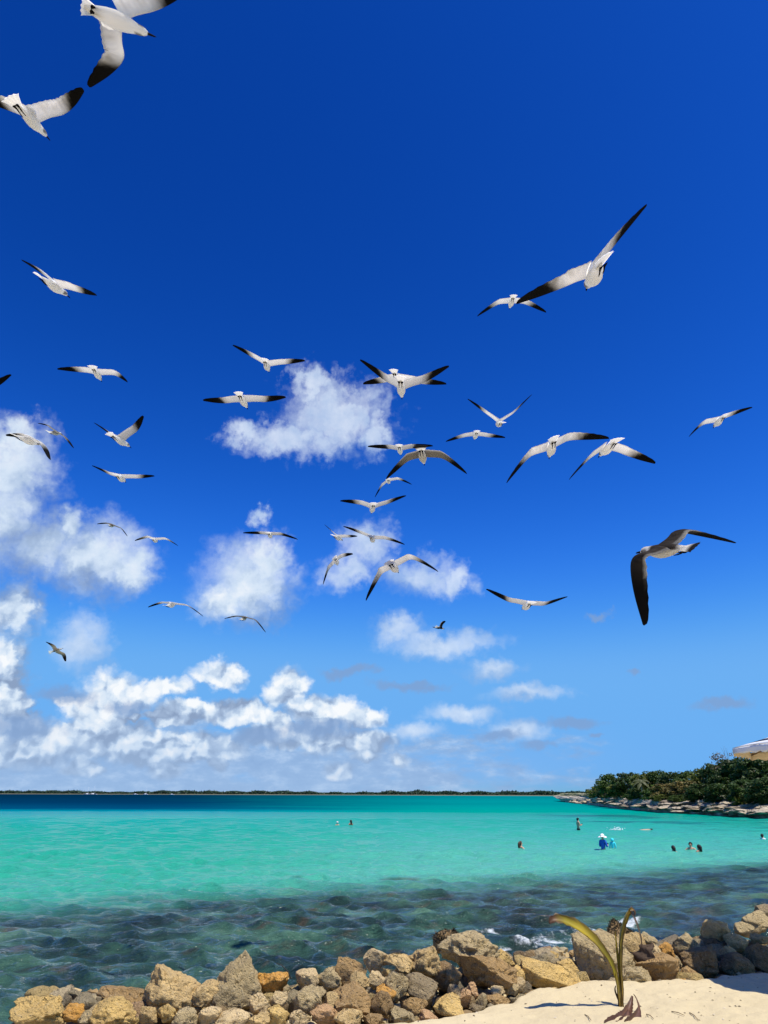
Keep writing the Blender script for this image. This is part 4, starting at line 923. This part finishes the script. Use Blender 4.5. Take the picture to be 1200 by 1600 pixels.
TREES = [  # px, top, metres inland, width px, colour, label
 (935,1226,14,30,OLG,'small olive bushy tree at the left tip of the headland'),
 (957,1208,20,40,MDG,'rounded dark green tree, first tall one from the headland tip'),
 (985,1205,24,44,DKG,'dark green tree second from the headland tip'),
 (1008,1207,22,38,OLG,'olive green tree behind the small palm'),
 (1028,1202,28,46,MDG,'mid green tree in the middle of the headland skyline'),
 (1055,1204,26,46,DKG,'dark spreading tree right of the headland middle'),
 (1082,1203,26,44,MDG,'green tree left of the twin crowned tall trees'),
 (1106,1198,24,44,OLG,'olive tree left under the bare branched tree'),
 (1122,1190,22,40,DKG,'tall dark tree with a domed crown left of the bare tree'),
 (1160,1182,20,66,DKG,'large dark tree under the bare branches near the right edge'),
 (1195,1178,18,70,DKG,'large dark tree cut by the right edge of the picture'),
 (1140,1200,16,54,DKG,'dark rounded tree in front of the bare tree'),
 (1045,1222,12,52,BRG,'brownish dry-leaved tree in the middle of the headland'),
 (1075,1218,12,50,BRG,'brownish olive tree left of the dark right-hand thicket'),
 (970,1224,11,42,OLG,'low olive tree at the front near the headland tip'),
 (1000,1228,9,36,DKG,'low dark tree beside the trunk of the small palm'),
 (1022,1230,8,38,MDG,'low green tree right of the small palm'),
 (1100,1222,10,52,DKG,'dark leafy tree at the front of the right-hand thicket'),
 (1135,1222,9,56,DKG,'dense dark tree at the front below the bare tree'),
 (1175,1215,9,64,DKG,'dense dark tree at the front near the right edge'),
 (1205,1212,8,60,DKG,'dense dark tree at the front cut by the right edge'),
 (948,1230,9,30,DKG,'low dark tree behind the white post'),
]
for i, (px, top, bk, w_, col, lab) in enumerate(TREES):
    tree('headland_tree', lab, px, top, bk, w_ * 1.12, col, crowns[i % 5], trunks[i % 4], 'trees on the headland', .06 if bk < 15 else .15)
SHR = [(1156,1241,4.5,34,YLG,'bright yellow-green shrub on the ledge near the right edge'), (1085,1246,6,30,OLG,'low olive shrub on the sand below the thicket'), (1115,1247,6,30,MDG,'low green shrub left of the bright shrub'),
       (1060,1244,6.5,30,MDG,'low green shrub in the middle of the tree line'), (1035,1243,6.5,28,OLG,'low olive shrub right of the palm foot'), (985,1240,6.5,28,MDG,'low green shrub left of the palm foot'), (1180,1244,6,34,DKG,'dark low shrub right of the bright shrub'), (1200,1246,6,30,DKG,'dark low shrub at the right edge of the shore'), (930,1239,9,22,MDG,'lowest shrub at the outer tip of the headland')]
for i, (px, top, bk, w_, col, lab) in enumerate(SHR):
    tree('shore_shrub', lab, px, top, bk, w_, col, crowns[(i + 2) % 5], trunks[i % 4], 'shrubs along the headland shore', .0)
rt = tree('bare_tree', 'tall bare-branched tree with thin brown leaves behind the umbrella', 1147, 1172, 21, 62, (.16, .12, .07), loose, bare_trunk, 'trees on the headland', .45)
# small palm
gp = ground_at(1003, 10); best = min(np.arange(900, 1100, 1.0), key=lambda s: abs((lambda g_: 600 + F * ((g_ - CAM) @ RIGHT) / ((g_ - CAM) @ FWD))(ground_at(s, 7)) - 1004)); gp = ground_at(best, 7)
pt = at_y(1004, 1221, gp[1]); Hp = pt[2] - gp[2]
pr = empty('palm_tree', gp); tag(pr, 'small coconut palm with a pale trunk standing before the headland trees', 'palm tree', 'trees on the headland')
v_, f_ = tube([(0, 0, -.2), (.1, 0, Hp * .5), (.05, 0, Hp)], [.17, .13, .10], 8); mesh_obj('trunk', v_, f_, simple_mat('palm_trunk', (.34, .29, .22), .9, .2, .3, 3), pr)
for k in range(13):
    a = 6.28 * k / 13 + .2; el = [1.1, .5, .0][k % 3]; L = 1.9; vs_, fs_, cs_ = [], [], []
    for i in range(10):
        u = i / 9; c0 = np.array((.05 + math.cos(a) * L * u * math.cos(el * (1 - u)), math.sin(a) * L * u * math.cos(el), Hp + L * (math.sin(el) * u - (.55 + .3 * el) * u * u - .25 * u ** 3)))
        sd = np.array((-math.sin(a), math.cos(a), 0)); w_ = .42 * math.sin(math.pi * min(1, u * .9 + .08))
        vs_ += [c0 - sd * w_ - np.array((0, 0, w_ * .7)), c0, c0 + sd * w_ - np.array((0, 0, w_ * .7))]; cs_ += [(1, 1, 1)] * 3
    o = mesh_obj('frond', vs_, grid_faces(10, 3), m_fol, pr, cols=cs_); o.color = (.075, .085, .03, 1)
# pale post on the ledge
gq = ground_at(967, 5); best = min(np.arange(900, 1100, 1.0), key=lambda s: abs((lambda g_: 600 + F * ((g_ - CAM) @ RIGHT) / ((g_ - CAM) @ FWD))(ground_at(s, 5)) - 968)); gq = ground_at(best, 5)
v_, f_ = tube([(0, 0, -.3), (0, 0, .8), (0, 0, 1.35)], [.16, .15, .14], 8); o = mesh_obj('post', v_, f_, simple_mat('post', (.55, .52, .46), .8, .2, .1)); o.location = tuple(gq); tag(o, 'short pale post on the rocks near the headland tip', 'post')

# ------------------------------------------------------------------ far shore
fs_r = np.random.default_rng(91)
def far_y(px): return np.interp(px, [-900, 0, 600, 940, 1400], [1750, 1600, 1350, 1180, 1100])
vs_ = []; n_ = 240; pxs = np.linspace(-900, 1900, n_)
for p_ in pxs:
    y = far_y(p_); X = (p_ - 600) / F * (y * math.cos(PITCH))
    vs_ += [(X, y, -.5), (X, y + 6, .9), (X, y + 25, 1.6), (X, y + 300, 3)]
fl = mesh_obj('far_shore', vs_, grid_faces(n_, 4), simple_mat('far_sand', (.14, .145, .10), .95, .1, .3, .02)); tag(fl, kind='structure')
vs_, fs_, cs_ = [], [], []
for i in range(34000):
    p_ = fs_r.uniform(-900, 1900) if i % 3 == 0 else fs_r.uniform(-60, 1000); y = far_y(p_) + 10 + abs(fs_r.normal(0, 26)); X = (p_ - 600) / F * (y * math.cos(PITCH))
    hmax = 4.2 + 1.6 * math.sin(X * .021) * math.sin(X * .0071 + 2) + 1.1 * math.sin(X * .13); z = 1 + fs_r.uniform(0, 1) ** .6 * max(2.5, hmax) * (1.28 if fs_r.uniform() < .05 else 1)
    L = fs_r.uniform(.9, 2.2); n0 = len(vs_); d1 = fs_r.normal(size=3); d1 /= np.linalg.norm(d1); d2 = np.cross(d1, fs_r.normal(size=3)); d2 /= np.linalg.norm(d2)
    c0 = np.array((X, y, z)); vs_ += [c0 - d1 * L, c0 + d2 * L * .7, c0 + d1 * L, c0 - d2 * L * .7]; fs_.append((n0, n0 + 1, n0 + 2, n0 + 3)); cs_ += [np.array((.8, 1.0, .9)) * fs_r.uniform(.6, 1.4)] * 4
o = mesh_obj('far_palm_grove', vs_, fs_, m_fol, smooth=False, cols=cs_); o.color = (.055, .085, .05, 1); tag(o, 'long low dark palm grove along the far shore', 'trees', kind='stuff')
# small white boats by the far shore
m_hull = simple_mat('boat_white', (.82, .82, .8), .4, .4); m_mast = simple_mat('mast', (.75, .75, .75), .4, .4)
def boat(px, py, L, mast, label):
    P = at_y(px, py, far_y(px) - 90); P[2] = 0; X = (px - 600) / F * ((far_y(px) - 90) * math.cos(PITCH)); P[0] = X; P[1] = far_y(px) - 90
    rt_ = empty('sailing_boat' if mast else 'motor_boat', P); tag(rt_, label, 'boat', 'boats moored along the far shore')
    vs_ = []; n = 9
    for i in range(n):
        u = i / (n - 1) * 2 - 1; w_ = L * .16 * (1 - max(0, u) ** 2.2) * (1 if u < .98 else .05); sh_ = .18 * max(0, u) ** 2
        vs_ += [(u * L / 2, -w_, .75 + sh_), (u * L / 2, -w_ * .7, -.2), (u * L / 2, 0, -.5), (u * L / 2, w_ * .7, -.2), (u * L / 2, w_, .75 + sh_), (u * L / 2, 0, .82 + sh_)]
    fc = [tuple(int(x) for x in q) for q in grid_faces(n, 6, True)] + [(0, 1, 2, 3, 4, 5), tuple((n - 1) * 6 + j for j in (5, 4, 3, 2, 1, 0))]
    mesh_obj('hull', vs_, fc, m_hull, rt_, smooth=False)
    v_ = [(-L * .2, -.8, .8), (L * .15, -.8, .8), (L * .15, .8, .8), (-L * .2, .8, .8), (-L * .15, -.6, 1.7), (L * .06, -.6, 1.7), (L * .06, .6, 1.7), (-L * .15, .6, 1.7)]
    mesh_obj('cabin', v_, [(0, 1, 5, 4), (1, 2, 6, 5), (2, 3, 7, 6), (3, 0, 4, 7), (4, 5, 6, 7), (0, 3, 2, 1)], m_hull, rt_, smooth=False)
    if mast:
        v_, f_ = tube([(L * .1, 0, .8), (L * .1, 0, mast)], [.16, .1], 6); mesh_obj('mast', v_, f_, m_mast, rt_)
        v_, f_ = tube([(L * .1, 0, 2.2), (-L * .35, 0, 2.1)], [.22, .2], 6); mesh_obj('boom', v_, f_, m_mast, rt_)
boat(138, 1243, 12, 13, 'white sailing boat with a bare mast, left one of the far pair')
boat(147, 1243, 15, 15, 'white sailing boat with a bare mast, right one of the far pair')
boat(229, 1243, 9, 12, 'single small sailing boat with a thin mast on the far shore')
boat(213, 1244, 9, 0, 'small white motor boat on the far left horizon')
boat(270, 1244, 8, 0, 'small white motor boat right of the far sailing boats')

# ------------------------------------------------------------------ bathers
def skin_mesh(joints, edges, sub=2):
    """joints: list of (x, y, z, radius); grown into one continuous surface"""
    me = bpy.data.meshes.new('person'); me.from_pydata([j[:3] for j in joints], edges, []); o = bpy.data.objects.new('person', me); C.objects.link(o)
    o.modifiers.new('skin', 'SKIN'); sv = me.skin_vertices[0].data
    for i, j in enumerate(joints): sv[i].radius = (j[3], j[3] * (j[4] if len(j) > 4 else 1)); sv[i].use_root = (i == 0)
    ss_ = o.modifiers.new('sub', 'SUBSURF'); ss_.levels = sub; ss_.render_levels = sub
    dg = bpy.context.evaluated_depsgraph_get(); dg.update(); ev = bpy.data.meshes.new_from_object(o.evaluated_get(dg)); bpy.data.objects.remove(o)
    ev.polygons.foreach_set('use_smooth', [True] * len(ev.polygons)); return ev
def sphere_part(name, c0, rad, mat, parent, cut=None, sub=3, jitter=0.0, seed=0):
    V_, Fc = ico(sub); V_ = V_ * (1 + jitter * fbm(V_ * 3, 3, seed))[:, None]
    keep = np.array([True] * len(V_)) if cut is None else np.array([cut(v) for v in V_])
    idx = -np.ones(len(V_), int); idx[keep] = np.arange(keep.sum())
    fc = [tuple(int(idx[i]) for i in f) for f in Fc if all(keep[i] for i in f)]
    o = mesh_obj(name, V_[keep] * np.array(rad) + np.array(c0), fc, mat, parent); sm = o.modifiers.new('t', 'SOLIDIFY'); sm.thickness = .006; return o
m_skin = simple_mat('skin', (.52, .31, .20), .5, .35, .08, 12); m_skin2 = simple_mat('tanned_skin', (.42, .22, .13), .5, .35, .08, 12)
HAIRC = {'dark': simple_mat('dark_hair', (.018, .013, .011), .6, .3, .3, 60), 'brown': simple_mat('brown_hair', (.075, .035, .02), .6, .3, .3, 60), 'grey': simple_mat('grey_hair', (.62, .60, .57), .6, .3, .2, 60)}
def person(px, wpy, above, label, skin=None, hair='dark', longhair=False, face=0.0, arms='down', prone=False, shirt=None, hat=None, cap=False, shorts=False, size=1.0):
    """px, wpy: where the water line crosses the person; above: metres of the body out of the water; face: heading (0 looks out to sea)"""
    P = at_z(px, wpy, 0.0); H = 1.70 * size; z0 = above - H
    skin = skin or m_skin; q = size
    root = None
    def J(x, y, z, r, e=1.0): return (x * q, y * q, z * q, r * q, e)
    js = [J(0, 0, .94, .125, .8), J(0, 0, 1.10, .115, .75), J(0, .0, 1.27, .135, .72), J(0, 0, 1.40, .11, .7), J(0, .0, 1.47, .055), J(0, .01, 1.52, .06), J(0, .015, 1.59, .088, 1.08), J(0, .01, 1.655, .07, 1.1), J(0, .105, 1.575, .014),
          J(-.17, 0, 1.40, .055), J(.17, 0, 1.40, .055)]
    ed = [(0, 1), (1, 2), (2, 3), (3, 4), (4, 5), (5, 6), (6, 7), (6, 8), (3, 9), (3, 10)]
    if arms == 'down': pts = {-1: [(-.235, -.01, 1.12), (-.25, .05, .88), (-.25, .07, .80)], 1: [(.235, -.01, 1.12), (.25, .05, .88), (.25, .07, .80)]}
    elif arms == 'phone': pts = {-1: [(-.23, .02, 1.13), (-.13, .24, 1.16), (-.07, .31, 1.20)], 1: [(.23, .02, 1.13), (.13, .24, 1.16), (.07, .31, 1.20)]}
    else: pts = {-1: [(-.34, .06, 1.25), (-.50, .16, 1.18), (-.56, .20, 1.17)], 1: [(.34, .06, 1.25), (.50, .16, 1.18), (.56, .20, 1.17)]}
    for s_, base in ((-1, 9), (1, 10)):
        n0 = len(js); e_, w_, h_ = pts[s_]; js += [J(*e_, .042), J(*w_, .030), J(*h_, .038, .5)]; ed += [(base, n0), (n0, n0 + 1), (n0 + 1, n0 + 2)]
        hd = np.array(h_); dr = unit(hd - np.array(w_)); sd = unit(np.cross(dr, (0.2, 0.3, 1)))
        for k, (a_, L) in enumerate(((-.55, .05), (-.2, .085), (0, .095), (.2, .088), (.42, .07))):       # five fingers
            tp = hd + dr * (L * math.cos(a_)) + sd * (L * math.sin(a_) * 1.3); n1 = len(js); js.append(J(*tp, .010)); ed.append((n0 + 2, n1))
    for s_ in (-1, 1):
        n0 = len(js); js += [J(.10 * s_, 0, .86, .085), J(.105 * s_, .02, .48, .058), J(.105 * s_, -.02, .09, .042), J(.11 * s_, .12, .03, .035)]; ed += [(0, n0), (n0, n0 + 1), (n0 + 1, n0 + 2), (n0 + 2, n0 + 3)]
    me = skin_mesh(js, ed, 1); me.materials.clear(); me.materials.append(skin)
    o = bpy.data.objects.new('person', me); C.objects.link(o); o.location = (P[0], P[1], z0); o.rotation_euler[2] = face
    if prone: o.rotation_euler = (-math.pi / 2 * .97, 0, face); o.location = (P[0], P[1], -.06)
    tag(o, label, 'person', 'people bathing in the shallow water')
    for s_ in (-1, 1):
        sphere_part('eye', np.array((.032 * s_, .098, 1.60)) * q, np.array((.012, .008, .008)) * q, HAIRC['dark'], o, sub=2)
    mh = HAIRC[hair]; c0 = np.array((0, .0, 1.605)) * q
    if not hat: sphere_part('hair', c0, np.array((.098, .112, .118)) * q, mh, o, cut=lambda v: (v[1] < .35 or v[2] > .55) and v[2] > -.75 and not (v[2] < -.1 and v[1] > -.1), jitter=.12, seed=int(px))
    if longhair:
        v_, f_ = tube(np.array([(0, -.07, 1.66), (0, -.115, 1.58), (0, -.12, 1.48), (.01, -.125, 1.38), (0, -.12, 1.30)]) * q, np.array([.06, .07, .06, .05, .02]) * q, 8); mesh_obj('ponytail', v_, f_, mh, o)
    if cap:
        mc = simple_mat('black_cap', (.012, .012, .014), .8, .2); sphere_part('cap', np.array((0, .005, 1.635)) * q, np.array((.106, .118, .10)) * q, mc, o, cut=lambda v: v[2] > 0)
        v_ = [(math.sin(a) * .085 * q, (.09 + math.cos(a) * r_) * q, (1.645 - r_ * .2) * q) for r_ in (0, .10) for a in np.linspace(-1.3, 1.3, 9)]
        oo = mesh_obj('visor', v_, grid_faces(2, 9), mc, o); oo.modifiers.new('t', 'SOLIDIFY').thickness = .006
    if hat:
        mhh = simple_mat('white_hat', (.85, .84, .81), .9, .1); sphere_part('hat_crown', np.array((0, 0, 1.64)) * q, np.array((.115, .12, .13)) * q, mhh, o, cut=lambda v: v[2] > -.05)
        v_ = [(math.sin(a) * r_ * q, math.cos(a) * r_ * q, (1.64 - (r_ - .11) * .35 + .02 * math.sin(3 * a)) * q) for r_ in (.108, .17, .24) for a in np.linspace(0, 2 * math.pi, 24, endpoint=False)]
        oo = mesh_obj('hat_brim', v_, grid_faces(3, 24, True), mhh, o); oo.modifiers.new('t', 'SOLIDIFY').thickness = .006
    if shirt is not None:
        ms = simple_mat('rash_guard', shirt, .7, .25, .15, 15)
        jj = [J(0, 0, .90, .140, .82), J(0, 0, 1.10, .130, .78), J(0, 0, 1.27, .148, .75), J(0, 0, 1.42, .118, .72), J(-.17, 0, 1.405, .068), J(.17, 0, 1.405, .068)]; e2 = [(0, 1), (1, 2), (2, 3), (3, 4), (3, 5)]
        for s_, base in ((-1, 4), (1, 5)):
            n0 = len(jj); e_, w_, _ = pts[s_]; jj += [J(*e_, .054), J(*(np.array(e_) * .25 + np.array(w_) * .75), .042)]; e2 += [(base, n0), (n0, n0 + 1)]
        sm_ = skin_mesh(jj, e2, 1); sm_.materials.clear(); sm_.materials.append(ms); so = bpy.data.objects.new('shirt', sm_); C.objects.link(so); so.parent = o
    if shorts:
        jj = [J(0, 0, .98, .135, .85), J(0, 0, .88, .14, .85), J(-.10, 0, .80, .10), J(.10, 0, .80, .10), J(-.105, .01, .62, .085), J(.105, .01, .62, .085)]
        sm_ = skin_mesh(jj, [(0, 1), (1, 2), (1, 3), (2, 4), (3, 5)], 1); sm_.materials.clear(); sm_.materials.append(simple_mat('black_shorts', (.012, .012, .014), .7, .2)); so = bpy.data.objects.new('shorts', sm_); C.objects.link(so); so.parent = o
    return o
R90 = math.pi / 2
person(527, 1290, .36, 'grey-haired bare-shouldered person farthest out, left one of two', hair='grey', face=.3)
person(548, 1290, .48, 'dark-haired person farthest out, right one of two', longhair=True, face=.6, skin=m_skin2)
pm = person(904, 1297, .92, 'bare-chested man in a black cap looking at a phone, standing waist deep', cap=True, arms='phone', face=-1.25, shorts=True)
pwm = person(943, 1328, .74, 'person in a broad white sun hat and blue long-sleeved top', hat=True, shirt=(.02, .10, .48), arms='phone', face=-.9)
pc = person(958, 1326.5, .52, 'child in a bright turquoise hooded top beside the white-hatted person', shirt=(.06, .72, .80), face=-.6, size=.72, hair='dark')
sphere_part('hood', np.array((0, -.01, 1.605)) * .72, np.array((.125, .13, .14)) * .72, simple_mat('turquoise_cloth', (.06, .72, .80), .7, .25), pc, cut=lambda v: v[1] < .55 and v[2] > -.8)
person(814, 1326, .36, 'brown-haired bather up to the shoulders, alone left of the hatted person', hair='brown', longhair=True, face=-1.2, arms='out')
person(1053, 1334, .37, 'dark-haired bather seen from behind, left one of the group of three', longhair=True, face=.1)
person(1080, 1329, .40, 'bather facing the beach, middle one of the group of three', face=2.6, arms='out')
person(1093, 1333, .39, 'tanned bather with long dark hair, right one of the group of three', longhair=True, face=.5, skin=m_skin2)
person(1192, 1312, .34, 'dark-haired bather in a white top near the right edge', shirt=(.8, .8, .8), face=-1.1)
person(988, 1297, .1, 'person swimming face down with the body stretched along the surface', prone=True, face=-R90, arms='out')
# phones in two hands
def phone(person_o, q, label):
    M = person_o.matrix_basis; c0 = M @ Vector((0, .37 * q, 1.25 * q)); bm = bmesh.new(); bmesh.ops.create_cube(bm, size=1); bmesh.ops.scale(bm, vec=(.16, .010, .085), verts=bm.verts); bmesh.ops.bevel(bm, geom=list(bm.edges), offset=.004, segments=2, affect='EDGES')
    me = bpy.data.meshes.new('phone'); bm.to_mesh(me); bm.free(); me.materials.append(simple_mat('phone', (.01, .01, .012), .25, .5)); o = bpy.data.objects.new('phone', me); C.objects.link(o); o.location = c0; o.rotation_euler = (-.5, 0, person_o.rotation_euler[2]); tag(o, label, 'phone')
phone(pm, 1, 'dark phone held by the man in the black cap'); phone(pwm, 1, 'dark phone held by the person in the white sun hat')
# splash of the swimmer
P = at_z(963, 1297, 0); vs_, fs_ = [], []; V0, F0 = ico(1); sr_ = np.random.default_rng(4)
for i in range(120):
    d = sr_.normal(size=3) * np.array((.26, .2, .09)); c0 = d + np.array((0, 0, .04)); c0[2] = abs(c0[2]); rad = sr_.uniform(.01, .045); n0 = len(vs_); vs_ += (V0 * rad + c0).tolist(); fs_ += [tuple(j + n0 for j in f) for f in F0]
o = mesh_obj('splash', vs_, fs_, simple_mat('splash', (.85, .88, .88), .4, .4)); o.location = tuple(P); tag(o, 'white splash kicked up behind the swimmer', 'splash', kind='stuff')
